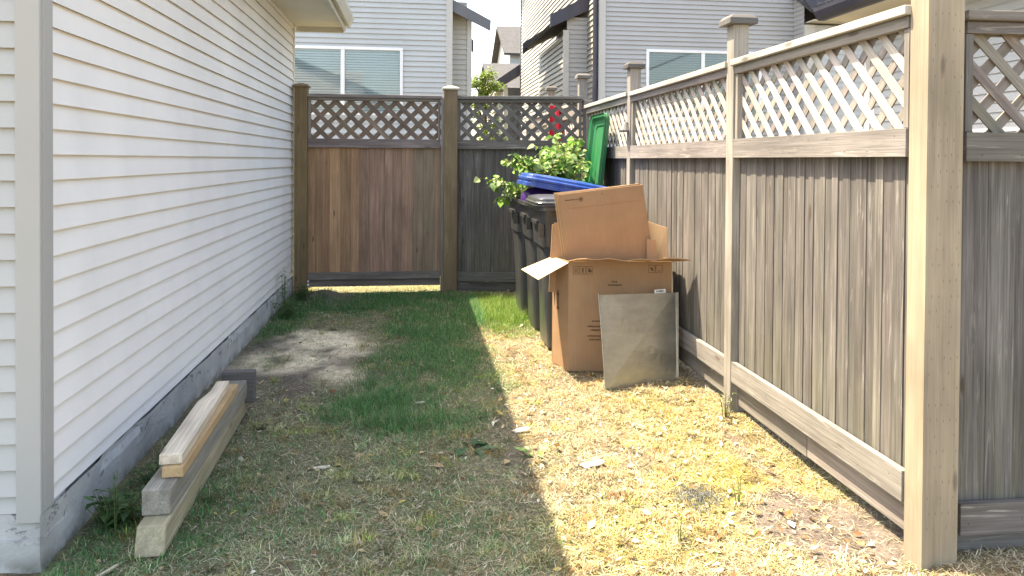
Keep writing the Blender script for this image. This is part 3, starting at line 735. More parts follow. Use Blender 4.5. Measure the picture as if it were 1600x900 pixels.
# ------------------------------------------------------------------ cut vines in the far bin
def vine(stems, leaf_r, nleaf, cols, name, label, cat, group=None):
    base = stems[0][0]
    e = empty(name, base, label, cat, group)
    st = MB(); lv = Leafy()
    for pts in stems:
        P_ = [Vector(p) for p in pts]; fine = []
        for i in range(len(P_)-1):
            for k in range(5):
                t = k/5; p = P_[i].lerp(P_[i+1], t)+Vector((random.uniform(-1, 1), random.uniform(-1, 1), random.uniform(-1, 1)))*.008; fine.append(p)
        fine.append(P_[-1]); st.tube(fine, [.004*(1-.6*i/len(fine)) for i in range(len(fine))], 6, jit((.22, .2, .07), .2))
        n_ = max(4, int(nleaf*sum((P_[i+1]-P_[i]).length for i in range(len(P_)-1))))
        for j in range(n_):
            q = random.uniform(.12, 1)*(len(fine)-1); i = min(int(q), len(fine)-2); p = fine[i].lerp(fine[i+1], q-i)
            th = random.uniform(0, 6.28); d = Vector((math.cos(th), math.sin(th), random.uniform(-.5, .5))).normalized()
            pe = p+d*random.uniform(.01, .04); st.tube([p, pe], .0014, 4, (.25, .28, .08))
            nrm = Vector((random.uniform(-.8, .4), random.uniform(-.8, .6), random.uniform(.1, 1))); ln = leaf_r*random.uniform(.4, 1.35)
            lv.leaf(pe, d+Vector((0, 0, random.uniform(-.7, .1))), nrm, ln, ln*random.uniform(.7, .95), jit(random.choice(cols), .2, .08), random.uniform(0, .5), True)
    st.build('stem', M_leaf, e); lv.build('foliage', M_leaf, e)
    return e
VC = [(.16, .30, .05), (.27, .42, .10), (.10, .20, .045), (.42, .52, .22), (.07, .14, .03)]
S = []
for k in range(36):
    a = (random.uniform(1.05, 1.52), random.uniform(6.6, 6.95), 1.0)
    t1 = (a[0]+random.uniform(-.1, .12), a[1]+random.uniform(-.15, .1), 1.2+random.uniform(0, .12))
    hh = 1.33+.33*random.random()*(1 if a[0] > 1.25 else .4)
    t2 = (min(1.56, t1[0]+random.uniform(-.1, .14)), t1[1]+random.uniform(-.15, .1), hh)
    t3 = (min(1.58, t2[0]+random.uniform(-.16, .08)), t2[1]+random.uniform(-.1, .1), hh-random.uniform(-.02, .2)); S.append([a, t1, t2, t3])
for k in range(5):
    S.append([(1.2, 6.7, 1.05), (1.1+random.uniform(-.05, .1), 6.6, 1.34+random.uniform(-.05, .04)), (.98, 6.55, 1.43+random.uniform(-.06, .03)), (.88-.03*k, 6.5, 1.45+random.uniform(-.04, .03))])
for k in range(4):
    S.append([(1.05, 6.7, 1.1), (.86, 6.6, 1.15+random.uniform(0, .04)), (.74, 6.55, 1.20+random.uniform(-.02, .05)), (.56+.06*k, 6.5, 1.24+random.uniform(-.08, .03))])
for k in range(3): S.append([(1.0, 6.65, 1.08), (.86, 6.57, 1.13), (.80+.02*k, 6.5, 1.12), (.76, 6.5, 1.06)])
vine(S, .066, 30, VC, 'vine_cuttings', 'leafy green vine cuttings spilling out of the farthest bin', 'cuttings')

# ------------------------------------------------------------------ cardboard
CB = (.35, .215, .125); CB2 = (.41, .27, .155)
bx = empty('cardboard_box', (1.35, 4.93, 0), 'tall open brown cardboard box with its left flap folded out, in front of the bins', 'cardboard box')
FL, FR, BR, BL = Vector((1.02, 4.845, 0)), Vector((1.715, 4.775, 0)), Vector((1.72, 5.05, 0)), Vector((.955, 5.09, 0))
Hb = .742; T = .006
def wall(a, b, z0, z1, name, col=CB, bow=.0):
    m = MB(); n = 8; d = (b-a); nr = Vector((d.y, -d.x, 0)).normalized(); vs = []
    for i in range(n+1):
        for j in range(7):
            t = i/n; u = j/6; off = nr*bow*math.sin(math.pi*t)*math.sin(math.pi*min(1, u*1.1))
            vs.append(a+d*t+off+Vector((0, 0, z0+(z1-z0)*u)))
    fs = [(i*7+j, (i+1)*7+j, (i+1)*7+j+1, i*7+j+1) for i in range(n) for j in range(6)]
    m.add(vs, fs, col); o = m.build(name, M_card, bx, smooth=False); s_ = o.modifiers.new('s', 'SOLIDIFY'); s_.thickness = T; s_.offset = -1; return o
wall(FL, FR, 0, Hb, 'front_side', bow=.008); wall(FR, BR, 0, Hb, 'side'); wall(BR, BL, 0, Hb, 'back_side'); wall(BL, FL, 0, Hb, 'side', bow=.006)
m = MB(); m.plate([BL+Vector((-.001, 0, Hb+.0)), FL+Vector((-.001, 0, Hb-.012)), FL+Vector((-.225, -.11, Hb-.105)), BL+Vector((-.225, -.02, Hb-.085))][::-1], .005, (.50, .36, .24)); m.build('left_flap', M_card, bx, bevel=.001)
# front flap, bent outward and up, wavy near edge
m = MB(); n = 16; vs = []
for i in range(n+1):
    t = i/n; p = FL.lerp(FR, t)
    e1 = min(1, t/.13)
    for j in range(4):
        u = j/3; out = .20*u*(.25+.75*e1); rise = (-.006+.030*e1+.004*math.sin(9*t)+.006*math.sin(23*t))*u
        vs.append((p.x-.01*u+.07*u*max(0, t-.85)/.15, p.y-out, Hb+.001+rise+.012*u*u))
fs = [(i*4+j, (i+1)*4+j, (i+1)*4+j+1, i*4+j+1) for i in range(n) for j in range(3)]
m.add(vs, fs, CB); o = m.build('front_flap', M_card, bx); q = o.modifiers.new('s', 'SOLIDIFY'); q.thickness = .005
m = MB(); m.plate([BR+Vector((0, 0, Hb)), FR+Vector((0, .01, Hb)), FR+Vector((.05, .02, Hb-.02)), BR+Vector((.05, 0, Hb-.02))], .005, CB); m.build('right_flap', M_card, bx)
# print on the front: handling icons and faint lettering
nF = Vector(((FR-FL).y, -(FR-FL).x, 0)).normalized(); dF = (FR-FL).normalized()
def mark(mb, s0, z0, w_, h_, rot=0, off=.0092):
    t = (s0+w_/2)/(FR-FL).length; bo = .008*math.sin(math.pi*t)*math.sin(math.pi*min(1, z0/Hb*1.1))
    c_ = FL+dF*(s0+w_/2)+nF*(bo+.0012)+Vector((0, 0, z0+h_/2)); dd = (dF*math.cos(rot)+Vector((0, 0, math.sin(rot)))); mb.beam(c_, (dd, nF, dd.cross(nF)), (w_/2, .0006, h_/2))
m = MB()
def frame(s0, z0, w_, h_, t=.0022):
    mark(m, s0, z0, w_, t); mark(m, s0, z0+h_, w_, t); mark(m, s0, z0, t, h_); mark(m, s0+w_-t, z0, t, h_)
for i, s0 in enumerate((.03, .075, .12)): frame(s0, .655, .04, .05)
mark(m, .042, .665, .004, .03); mark(m, .054, .665, .004, .03); mark(m, .091, .665, .009, .03)
mark(m, .132, .668, .012, .026); mark(m, .144, .668, .010, .014)
frame(.54, .665, .045, .05); frame(.588, .665, .045, .05); mark(m, .548, .685, .03, .008, -.9); mark(m, .552, .69, .018, .006, .6); mark(m, .60, .675, .022, .003)
random.seed(3)
for row, (s0, z0, L_) in enumerate([(.29, .60, .03), (.265, .578, .09), (.13, .30, .10), (.15, .275, .07), (.13, .235, .11), (.14, .21, .09), (.16, .335, .06)]):
    s_ = s0
    while s_ < s0+L_: w_ = random.uniform(.004, .010); mark(m, s_, z0, w_, .009); s_ += w_+.003
m.build('printed_marks', M_ink, bx)
# arrow on the left side
m = MB(); nL = Vector((FL-BL).cross(Vector((0, 0, 1)))).normalized(); 
if nL.x > 0: nL = -nL
dL = (FL-BL).normalized()
c0 = BL+(FL-BL)*.42+nL*.008
m.beam(c0+Vector((0, 0, .44)), (dL, nL, (0, 0, 1)), (.006, .0006, .05)); vs = [c0+dL*q+Vector((0, 0, z_))+nL*.0006 for q, z_ in ((-.02, .49), (.02, .49), (0, .53))]; m.plate(vs, .0012)
m.beam(c0+Vector((0, 0, .40)), (dL, nL, (0, 0, 1)), (.02, .0006, .004))
m.build('printed_arrow', M_ink, bx)
# flattened boxes standing inside
fb = empty('flattened_box', (1.25, 4.95, 0), 'flattened brown carton standing tilted in the open box, stamped near its top left corner', 'cardboard')
def P2(x, z, y=4.95): return Vector((x, y, z))
m = MB(); A_, B_, C_, D_ = P2(.965, 1.185, 4.93), P2(1.555, 1.255, 4.93), P2(1.70, .45, 4.98), P2(1.075, .45, 4.98)
m.plate([D_, C_, B_, A_], .006, CB); o = m.build('front_layer', M_card, fb, bevel=.001)
m = MB(); sh = Vector((-.012, .02, .004)); m.plate([D_+sh, C_+sh, B_+sh+Vector((-.008, 0, .004)), A_+sh], .006, CB2); m.plate([D_+sh*2, C_+sh*1.8+Vector((.02, 0, 0)), B_+sh*1.6, A_+sh*2.2], .006, CB2); m.build('back_layer', M_card, fb, bevel=.001)
m = MB(); dB = (B_-A_).normalized(); nB = (B_-A_).cross(D_-A_).normalized(); 
if nB.y > 0: nB = -nB
uB = nB.cross(dB); uB = uB if uB.z > 0 else -uB
def bm(s0, dn, w_, h_, rot=0):
    c_ = A_+dB*(s0+w_/2)-uB*dn+nB*.0036; dd = dB*math.cos(rot)+uB*math.sin(rot); m.beam(c_, (dd, nB, dd.cross(nB)), (w_/2, .0006, h_/2))
s_ = .04
for w_ in (.012, .006, .010, .014, .008, .006, .007, .009): bm(s_, .045, w_, .006); s_ += w_+.003
for k in range(12): bm(.150+.014*math.cos(k*.524)-.004, .048+.014*math.sin(k*.524), .009, .003, -k*.524+1.57)
bm(.142, .048, .016, .012); bm(.30, .03, .004, .012)
m.build('printed_stamp', M_ink, fb)
m = MB(); bmc = A_-uB*.10
m.beam(A_+dB*.29-uB*.105+nB*.0034, (dB, nB, uB), (.285, .0006, .0012), (.33, .18, .09)); m.build('crease', M_card, fb)
m = MB(); m.plate([(1.04, 5.0, .5), (1.07, 5.0, 1.0), (.955, 5.04, .985), (.93, 5.06, .5)], .006, CB); m.plate([(.925, 5.065, .5), (.945, 5.06, .97), (1.0, 5.065, .98), (1.0, 5.07, .5)], .006, CB2)
tag(m.build('cardboard_sheet', M_card), 'narrow cardboard flap standing up at the left inside the box', 'cardboard', 'loose cardboard sheets')
m = MB(); m.plate([(1.60, 5.02, .5), (1.735, 4.93, .5), (1.735, 4.93, .955), (1.60, 5.03, 1.0)], .006, (.48, .33, .19))
tag(m.build('cardboard_sheet', M_card), 'sunlit yellowish cardboard sheet standing at the right of the box, by the fence', 'cardboard', 'loose cardboard sheets')
m = MB(); m.plate([(1.585, 4.90, .5), (1.665, 4.87, .5), (1.64, 4.90, .875), (1.585, 4.92, .88)], .006, CB)
tag(m.build('cardboard_sheet', M_card), 'small orange-brown cardboard piece between the tilted carton and the sunlit sheet', 'cardboard', 'loose cardboard sheets')

# ------------------------------------------------------------------ sheet metal duct panel
sm = empty('metal_panel', (1.42, 4.5, 0), 'galvanised sheet metal duct panel with crossed creases leaning on the cardboard box', 'metal sheet')
BLp, BRp = Vector((1.165, 4.42, -.01)), Vector((1.69, 4.60, -.01)); TLp, TRp = Vector((1.155, 4.555, .565)), Vector((1.715, 4.70, .545))
m = MB(); n = 12; vs = []; nn = (BRp-BLp).cross(TLp-BLp).normalized()
if nn.y > 0: nn = -nn
for i in range(n+1):
    for j in range(n+1):
        t, u = i/n, j/n; p = BLp.lerp(BRp, t).lerp(TLp.lerp(TRp, t), u)
        h_ = .022*min(t, 1-t, u, 1-u)*2
        vs.append(p+nn*h_)
fs = [(i*(n+1)+j, (i+1)*(n+1)+j, (i+1)*(n+1)+j+1, i*(n+1)+j+1) for i in range(n) for j in range(n)]
m.add(vs, fs); o = m.build('sheet', M_metal, sm); q = o.modifiers.new('s', 'SOLIDIFY'); q.thickness = .0015
dw = (BRp-BLp).normalized()
m = MB(); m.plate([BLp, TLp, TLp+nn*.012-dw*.012+Vector((0, 0, .012)), BLp.lerp(TLp, .55)+nn*.035-dw*.02, BLp+nn*.012-dw*.006], .0015); m.build('left_flange', M_metal, sm)
m = MB(); m.plate([BRp, TRp, TRp+nn*.006+dw*.02, BRp+nn*.006+dw*.014], .0015); m.plate([BLp+nn*.001, BRp+nn*.001, BRp+nn*.012-Vector((0, 0, .001)), BLp+nn*.012-Vector((0, 0, .001))], .0015); m.build('right_flange', M_metal, sm)
m = MB(); c_ = TLp.lerp(TRp, .80)+Vector((0, .012, .006)); m.beam(c_, (dw, nn, nn.cross(dw)), (.045, .0008, .016)); o = m.build('sticker', M_sticker, sm)
m2 = MB()
for k in range(12): m2.beam(c_+dw*(-.03+k*.005)+nn*.001+Vector((0, 0, .004)), (dw, nn, (0, 0, 1)), (random.choice((.0008, .0016)), .0004, .006))
m2.build('barcode', M_ink, o)

# ------------------------------------------------------------------ timber along the foundation
def timber(name, a, b, w_, h_, col, label, cat='timber', mat=W_lumber, group='timber offcuts along the foundation', slant=0):
    a = Vector(a); b = Vector(b); d = (b-a).normalized(); sd = d.cross(Vector((0, 0, 1))).normalized(); u_ = sd.cross(d)
    e = MB(); off = random.uniform(0, 40); vs = []; gs = []
    L_ = (b-a).length; n = 6
    for i in range(n+1):
        for (p, q) in ((-1, -1), (1, -1), (1, 1), (-1, 1)):
            l_ = L_*i/n+(slant*(q+1)*h_/2 if i == 0 else 0)
            v = a+d*l_+sd*p*w_/2+u_*q*h_/2; vs.append(v); gs.append((l_+off, p*w_/2+off, q*h_/2))
    fs = [(3, 2, 1, 0), (n*4, n*4+1, n*4+2, n*4+3)]
    for i in range(n):
        for k in range(4): k2 = (k+1) % 4; fs.append((i*4+k, i*4+k2, (i+1)*4+k2, (i+1)*4+k))
    e.add(vs, fs, col, gs); return e
lp = timber('p', (-.935, 2.735, .05), (-.985, 4.26, .05), .102, .098, (.34, .30, .20), '', slant=.35)
tag(lp.build('timber_post', W_lumber, bevel=.006), 'lower old fence post lying on the ground by the foundation, slanted near end', 'timber', 'timber offcuts along the foundation')
e = empty('capped_post', (-.98, 3.6, .1), 'old grey fence post lying on top of another, dark square cap at its far end', 'timber', 'timber offcuts along the foundation')
tp = timber('p', (-.945, 2.84, .150), (-.97, 4.20, .150), .102, .098, (.27, .25, .21), '')
tp.build('shaft', W_lumber, e, bevel=.006)
a = Vector((-.945, 2.84, .15)); b = Vector((-.968, 4.20, .155)); d = (b-a).normalized(); sd = d.cross(Vector((0, 0, 1))).normalized()
m = MB()
def csq(r, t): return [b+d*t+sd*p*r+Vector((0, 0, q*r)) for p, q in ((-1, -1), (1, -1), (1, 1), (-1, 1))]
m.loft([csq(.086, .0), csq(.086, .06), csq(.05, .10)], (.13, .12, .115)); m.build('post_cap', W_dark, e, bevel=.006)
tb = timber('p', (-.915, 2.93, .222), (-.955, 3.98, .222), .078, .040, (.48, .33, .18), '')
tag(tb.build('board', W_post, bevel=.003), 'fresh tan board lying on the old post, under the paler board', 'board', 'timber offcuts along the foundation')
tt = timber('p', (-.928, 2.95, .264), (-.985, 3.90, .264), .085, .040, (.64, .54, .42), '')
for i in range(len(tt.v)):   # tapering, split far end
    x_, y_, z_ = tt.v[i]
    if y_ > 3.7: tt.v[i] = (x_+(.025 if x_ < -1.0 else 0), y_, z_-.0)
tag(tt.build('board', W_lumber, bevel=.004), 'pale weathered board on the very top of the timber stack', 'board', 'timber offcuts along the foundation')

# ------------------------------------------------------------------ weeds and loose bits
def weed(x, y, h, n, spread, ll, cols, label, name='weed', cat='weed', lw=.45, group=None):
    z0 = float(gh(np.array([x]), np.array([y]))[0])
    e = empty(name, (x, y, z0), label, cat, group); st = MB(); lv = Leafy()
    for k in range(n):
        th = random.uniform(0, 6.28); hh = h*random.uniform(.6, 1.1); ox = spread*math.cos(th)*random.random(); oy = spread*math.sin(th)*random.random()
        p = [Vector((x+ox*.3, y+oy*.3, z0-.01)), Vector((x+ox*.6, y+oy*.6, z0+hh*.5)), Vector((x+ox, y+oy, z0+hh))]; st.tube(p, [.002, .0017, .001], 5, jit((.14, .19, .07), .2))
        for j in range(max(3, int(hh/.03))):
            t = random.uniform(.1, 1); q = p[0].lerp(p[1], t*2) if t < .5 else p[1].lerp(p[2], t*2-1); a = random.uniform(0, 6.28)
            l_ = ll*random.uniform(.5, 1.2); lv.leaf(q, (math.cos(a), math.sin(a), random.uniform(.1, .9)), (0, 0, 1), l_, l_*lw, jit(random.choice(cols), .25, .08), random.uniform(.1, .7))
    st.build('stem', M_leaf, e); lv.build('foliage', M_leaf, e); return e
GC = [(.06, .13, .04), (.10, .18, .06), (.04, .09, .03)]
weed(-1.15, 3.0, .13, 40, .12, .055, GC, 'dark leafy weed low against the near end of the foundation')
weed(-1.12, 2.93, .27, 3, .02, .025, GC, 'tall thin weed stalk standing beside the near foundation', lw=.3)
weed(-1.12, 3.35, .09, 44, .14, .04, GC, 'low dark weeds between the foundation and the timber stack')
weed(-1.22, 7.1, .42, 6, .06, .05, [(.10, .2, .06), (.14, .26, .08)], 'tall green weed growing up the siding near the gate post', lw=.35)
weed(-1.14, 6.75, .16, 26, .16, .05, GC, 'clump of green weeds at the far end of the foundation')
weed(-1.12, 7.45, .16, 26, .12, .05, GC, 'dense green weed clump at the foot of the gate post')
weed(1.70, 3.86, .14, 10, .06, .04, [(.35, .34, .16), (.42, .38, .2), (.2, .26, .08)], 'dry wispy weed tuft at the foot of the pale capped post', lw=.15)
weed(1.33, 2.88, .13, 3, .03, .03, [(.22, .32, .06)], 'small thin weed in the yellow moss right of the yard', lw=.35)
weed(.98, 2.62, .12, 3, .03, .03, [(.22, .32, .06), (.3, .3, .1)], 'thin weed standing in the straw at the front of the yard', lw=.3)
def leafpile(x, y, n, r, ll, cols, label, h=.03):
    z0 = float(gh(np.array([x]), np.array([y]))[0]); lv = Leafy()
    for k in range(n):
        th = random.uniform(0, 6.28); rr = r*random.random()
        lv.leaf((x+rr*math.cos(th), y+rr*math.sin(th)*.7, z0+random.uniform(.008, h)), (math.cos(th+random.uniform(-1, 1)), math.sin(th), random.uniform(-.1, .4)), (random.uniform(-.4, .4), random.uniform(-.4, .4), 1), ll*random.uniform(.6, 1.2), ll*random.uniform(.35, .55), jit(random.choice(cols), .2), random.uniform(0, .5))
    tag(lv.build('fallen_leaves', M_leaf), label, 'leaves')
leafpile(.27, 3.60, 11, .07, .085, [(.05, .13, .05), (.10, .19, .08)], 'wilted dark green leaves lying in the shade near the shadow edge')
leafpile(.56, 3.45, 8, .05, .06, [(.22, .36, .10), (.4, .46, .26)], 'bright green leaves lying in the sun just right of the shadow edge', .05)
leafpile(1.15, 4.72-.95+.0, 4, .04, .05, [(.6, .55, .42)], 'pale dry leaf scraps on the straw in front of the metal panel')
def scrap(x, y, w_, l_, rot, col, label, th=.006):
    z0 = float(gh(np.array([x]), np.array([y]))[0])+.012
    m = MB(); d = Vector((math.cos(rot), math.sin(rot), .05)).normalized(); s__ = d.cross(Vector((0, 0, 1))).normalized(); n_ = s__.cross(d)
    pts = [Vector((x, y, z0))+d*l_*a_+s__*w_*b_ for a_, b_ in ((-.5, -.3), (-.1, -.5), (.45, -.35), (.5, .1), (.2, .5), (-.4, .4))]
    m.plate(pts, th, col, n_); tag(m.build('wood_chip', M_litter), label, 'wood chip', 'pale wood chips on the ground')
scrap(-.42, 3.42, .025, .075, .1, (.62, .58, .5), 'pale splinter lying on shaded grass left of centre, towards the camera')
scrap(.03, 4.28, .018, .06, .0, (.6, .55, .45), 'pale chip on the darkest green grass patch')
scrap(.82, 3.32, .05, .12, .2, (.70, .66, .62), 'whitish flat scrap on sunlit straw in front of the metal panel')
scrap(.55, 3.78, .05, .10, .3, (.7, .62, .52), 'pale flat scrap at the sunlit side of the shadow edge')
scrap(-1.06, 2.62, .014, .16, 1.0, (.5, .45, .34), 'thin pale stick at the near foot of the foundation')
m = MB()
for k in range(150):
    a_, b_ = random.gauss(1.18, .06), random.gauss(2.95, .05); th = random.uniform(0, 6.28); m.tube([(a_, b_, .004), (a_+.02*math.cos(th), b_+.02*math.sin(th), random.uniform(.01, .03)), (a_+.045*math.cos(th), b_+.045*math.sin(th), .006)], .0013, 4, jit((.13, .14, .13), .4))
tag(m.build('wire_tangle', M_shaker), 'flattened tangle of grey fibre half buried in the yellow moss', 'debris')

# small grey lamp on the post beside the green lid
m = MB(); m.loft([[(1.745+r_*math.cos(a), 6.02+r_*math.sin(a), z_) for a in np.linspace(0, 2*math.pi, 14, endpoint=False)] for z_, r_ in ((1.66, .052), (1.675, .055), (1.73, .022), (1.745, .012))])
m.box(1.755, 1.78, 6.0, 6.04, 1.67, 1.74)
tag(m.build('post_lamp', M_greyplastic, bevel=.002), 'small grey plastic lamp on the fence post beside the green lid', 'lamp')
# red cloth seen through the back lattice
m = MB(); n = 10; vs = []
for i in range(n+1):
    for j in range(6): t = i/n; vs.append((1.86+t*.28, 9.35+.03*math.sin(t*12), 1.60+j*.10))
fs = [(i*6+j, (i+1)*6+j, (i+1)*6+j+1, i*6+j+1) for i in range(n) for j in range(5)]
vs = [(x_-.22, y_-.35, z_) for x_, y_, z_ in vs]
m.add(vs, fs, (.5, .02, .03)); o = m.build('hanging_cloth', M_red); q = o.modifiers.new('s', 'SOLIDIFY'); q.thickness = .006
tag(o, 'red cloth hanging behind the lattice of the back fence', 'cloth')

# ------------------------------------------------------------------ neighbour B (behind, left)
nb = empty('house', (-1.5, 16, 0), 'pale grey sided house behind the gate, with a wide white-framed window', 'house', 'neighbouring houses')
Yb = 13.4
s = MB(); wall_holes(s, (-6, Yb, 0), (.53, Yb, 0), (0, -1, 0), .2, 6.5, [(6-2.35, 6-.24, 2.2, 3.42)], lap=.094, step=.45, wob=.003, out=.022); s.build('front_wall', M_lsiding, nb)
m = MB(); m.box(.53, .645, Yb-.03, Yb+.02, .15, 6.5); m.box(.625, .645, Yb+.02, Yb+.14, .15, 6.5); m.build('corner_board', M_trim, nb, bevel=.004)
s = MB(); siding(s, (.648, Yb+.35, 0), (.93, Yb+.35, 0), (0, -1, 0), .2, 4.35, lap=.094, step=.3, wob=.003, out=.02); s.build('bay_wall', M_csiding, nb)
s = MB(); siding(s, (1.0, Yb+.35, 0), (1.0, Yb+4.4, 0), (1, 0, 0), .2, 4.0, lap=.094); s.build('bay_side', M_csiding, nb)
m = MB(); m.box(.93, 1.02, Yb+.32, Yb+.37, .15, 4.2); m.build('corner_board', M_trim, nb, bevel=.004)
m = MB(); m.plate([(.62, Yb+.03, 4.12), (1.335, Yb+.03, 3.775), (1.345, Yb+.03, 3.965), (.62, Yb+.03, 4.34)], .04); m.build('bargeboard', M_greyfascia, nb)
m = MB(); m.plate([(.62, Yb+4.3, 4.75), (1.36, Yb+4.3, 3.98), (1.36, Yb+4.3, 4.28), (.62, Yb+4.3, 5.0)], .04); m.build('bargeboard', M_greyfascia, nb)
m = MB(); m.plate([(.3, Yb+.06, 4.45), (1.03, Yb+.06, 4.08), (1.03, Yb+4.28, 4.08), (.3, Yb+4.28, 4.45)], .06); m.build('bay_roof', M_roof, nb)
window(nb, -2.35, -.24, 2.2, 3.42, Yb, [-1.30], M_blind)
m = MB(); m.box(-6, .62, Yb+.14, 21, .1, 6.6); m.build('inner_wall', M_csiding, nb)
m = MB(); m.plate([(-6.5, Yb-.4, 6.5), (.95, Yb-.4, 6.5), (.95, 17, 8.6), (-6.5, 17, 8.6)], .08); m.plate([(-6.5, 17, 8.6), (.95, 17, 8.6), (.95, 21.4, 6.5), (-6.5, 21.4, 6.5)], .08); m.build('roof', M_roof, nb)

# ------------------------------------------------------------------ neighbour C (behind, right)
nc = empty('house', (6.5, 18, 0), 'grey sided house behind the right-hand fence, sunlit left wall with a small bay', 'house', 'neighbouring houses')
Yc = 13.5
s = MB(); wall_holes(s, (3.50, Yc, 0), (7.26, Yc, 0), (0, -1, 0), .2, 6.8, [(.80, 3.1, 2.2, 3.53)], lap=.088, step=.45, wob=.003, out=.022); s.build('front_wall', M_gsiding, nc)
m = MB(); m.box(3.40, 3.51, Yc-.035, Yc+.02, .15, 6.8); m.box(3.385, 3.41, Yc-.03, Yc+.12, .15, 6.8); m.build('corner_board', M_trim, nc, bevel=.004)
m = MB(); m.tube([(3.335, Yc+.06, .1), (3.335, Yc+.06, 6.8)], .05, 10); m.build('downpipe', M_navy, nc)
s = MB(); siding(s, (3.42, 24.0, 0), (3.42, Yc+.12, 0), (-1, 0, 0), .2, 6.8, out=.024, lap=.11, step=.9, wob=.003); s.build('left_wall', M_csiding, nc)
m = MB(); m.box(3.38, 3.43, 23.95, 24.05, .1, 6.8); m.build('corner_board', M_navy, nc)
# bay
s = MB(); siding(s, (2.95, 17.6, 0), (2.95, 14.57, 0), (-1, 0, 0), .2, 3.95, out=.024, lap=.11, step=.9); s.build('bay_side', M_csiding, nc)
s = MB(); siding(s, (2.98, 14.5, 0), (3.40, 14.5, 0), (0, -1, 0), .2, 4.28, lap=.094, step=.3, out=.02); s.build('bay_wall', M_gsiding, nc)
m = MB(); m.box(2.90, 3.02, 14.46, 14.49, .15, 4.02); m.build('corner_board', M_trim, nc)
m = MB(); m.box(2.97, 3.40, 14.51, 17.6, .1, 3.9); m.build('bay_core', M_csiding, nc)
m = MB(); m.plate([(2.62, 14.4, 4.05), (3.42, 14.4, 4.42), (3.42, 14.4, 4.72), (2.62, 14.4, 4.30)], .05); m.build('bargeboard', M_navy, nc)
m = MB(); m.plate([(2.58, 17.9, 4.02), (3.42, 17.9, 4.55), (3.42, 17.9, 4.85), (2.58, 17.9, 4.28)], .05); m.build('bargeboard', M_navy, nc)
m = MB(); m.plate([(2.66, 14.43, 4.13), (3.42, 14.43, 4.52), (3.42, 17.87, 4.52), (2.66, 17.87, 4.13)], .06); m.build('bay_roof', M_roof, nc)
# front projection at the right
s = MB(); siding(s, (7.26, Yc, 0), (7.26, 13.1, 0), (-1, 0, 0), .2, 6.8, lap=.088, step=.2); s.build('return_wall', M_gsiding, nc)
m = MB(); m.box(7.24, 7.45, 13.05, 13.1, .15, 4.0); m.build('corner_board', M_trim, nc)
s = MB(); siding(s, (7.45, 13.09, 0), (11, 13.09, 0), (0, -1, 0), .2, 4.0, lap=.105, step=.5, wob=.004); s.build('wing_wall', M_lsiding, nc)
m = MB(); m.plate([(6.95, 12.8, 4.55), (7.38, 12.8, 4.03), (7.38, 12.8, 4.28), (7.0, 12.8, 4.75)], .05); m.build('bargeboard', M_navy, nc)
m = MB(); m.box(7.36, 11.5, 12.72, 12.82, 4.05, 4.19); m.build('gutter', M_navy, nc, bevel=.01)
m = MB(); m.box(7.3, 11.5, 12.83, 13.3, 4.04, 4.06); m.build('soffit', M_soffit, nc)
m = MB(); m.plate([(7.2, 12.75, 4.2), (11.6, 12.75, 4.2), (11.6, 15, 5.6), (7.2, 15, 5.6)], .06); m.build('wing_roof', M_roof, nc)
m = MB()
for k in range(26): xk = 7.4+k*.15; m.tube([(xk, 12.70, 4.19), (xk+.02, 12.695, 4.13+.03*random.random())], .007, 5)
m.build('light_string', M_sticker, nc)
window(nc, 4.30, 6.6, 2.2, 3.53, Yc, [5.42], M_blind2)
m = MB(); m.box(3.44, 11, Yc+.14, 23.9, .1, 6.7); m.build('inner_wall', M_csiding, nc)
m = MB(); m.plate([(3.1, Yc-.4, 6.8), (11.5, Yc-.4, 6.8), (11.5, 18.5, 9.2), (3.1, 18.5, 9.2)], .08); m.plate([(3.1, 18.5, 9.2), (11.5, 18.5, 9.2), (11.5, 24.3, 6.8), (3.1, 24.3, 6.8)], .08); m.build('roof', M_roof, nc)

# ------------------------------------------------------------------ neighbour D (right, near)
nd = empty('house', (7, 5.5, 0), 'white sided house glimpsed through the right-hand lattice, dark gutter over a cream soffit', 'house', 'neighbouring houses')
s = MB(); siding(s, (5.30, 8.1, 0), (5.30, -1, 0), (-1, 0, 0), .2, 3.1, lap=.09, step=.7); s.build('side_wall', M_lsiding, nd)
s = MB(); siding(s, (9, 8.1, 0), (5.3, 8.1, 0), (0, 1, 0), .2, 3.1, lap=.09); s.build('back_wall', M_siding, nd)
m = MB(); m.box(5.27, 5.32, 8.03, 8.13, .15, 3.1); m.build('corner_board', M_trim, nd)
m = MB(); m.box(5.33, 9, -1, 8.0, .1, 3.1); m.build('inner_wall', M_csiding, nd)
m = MB(); m.box(4.82, 5.30, -1.2, 8.25, 3.11, 3.13); m.build('soffit', M_soffit, nd)
m = MB(); prof = [(4.82, 3.10), (4.82, 3.24), (4.68, 3.24), (4.685, 3.20), (4.72, 3.13), (4.76, 3.10)]
m.loft([[(px, y_, pz) for px, pz in prof] for y_ in (-1.2, 8.25)]); m.build('gutter', M_navy, nd)
m = MB(); m.plate([(4.72, -1.2, 3.27), (4.72, 8.3, 3.27), (8, 8.3, 4.6), (8, -1.2, 4.6)], .03); m.build('roof', M_roof, nd)

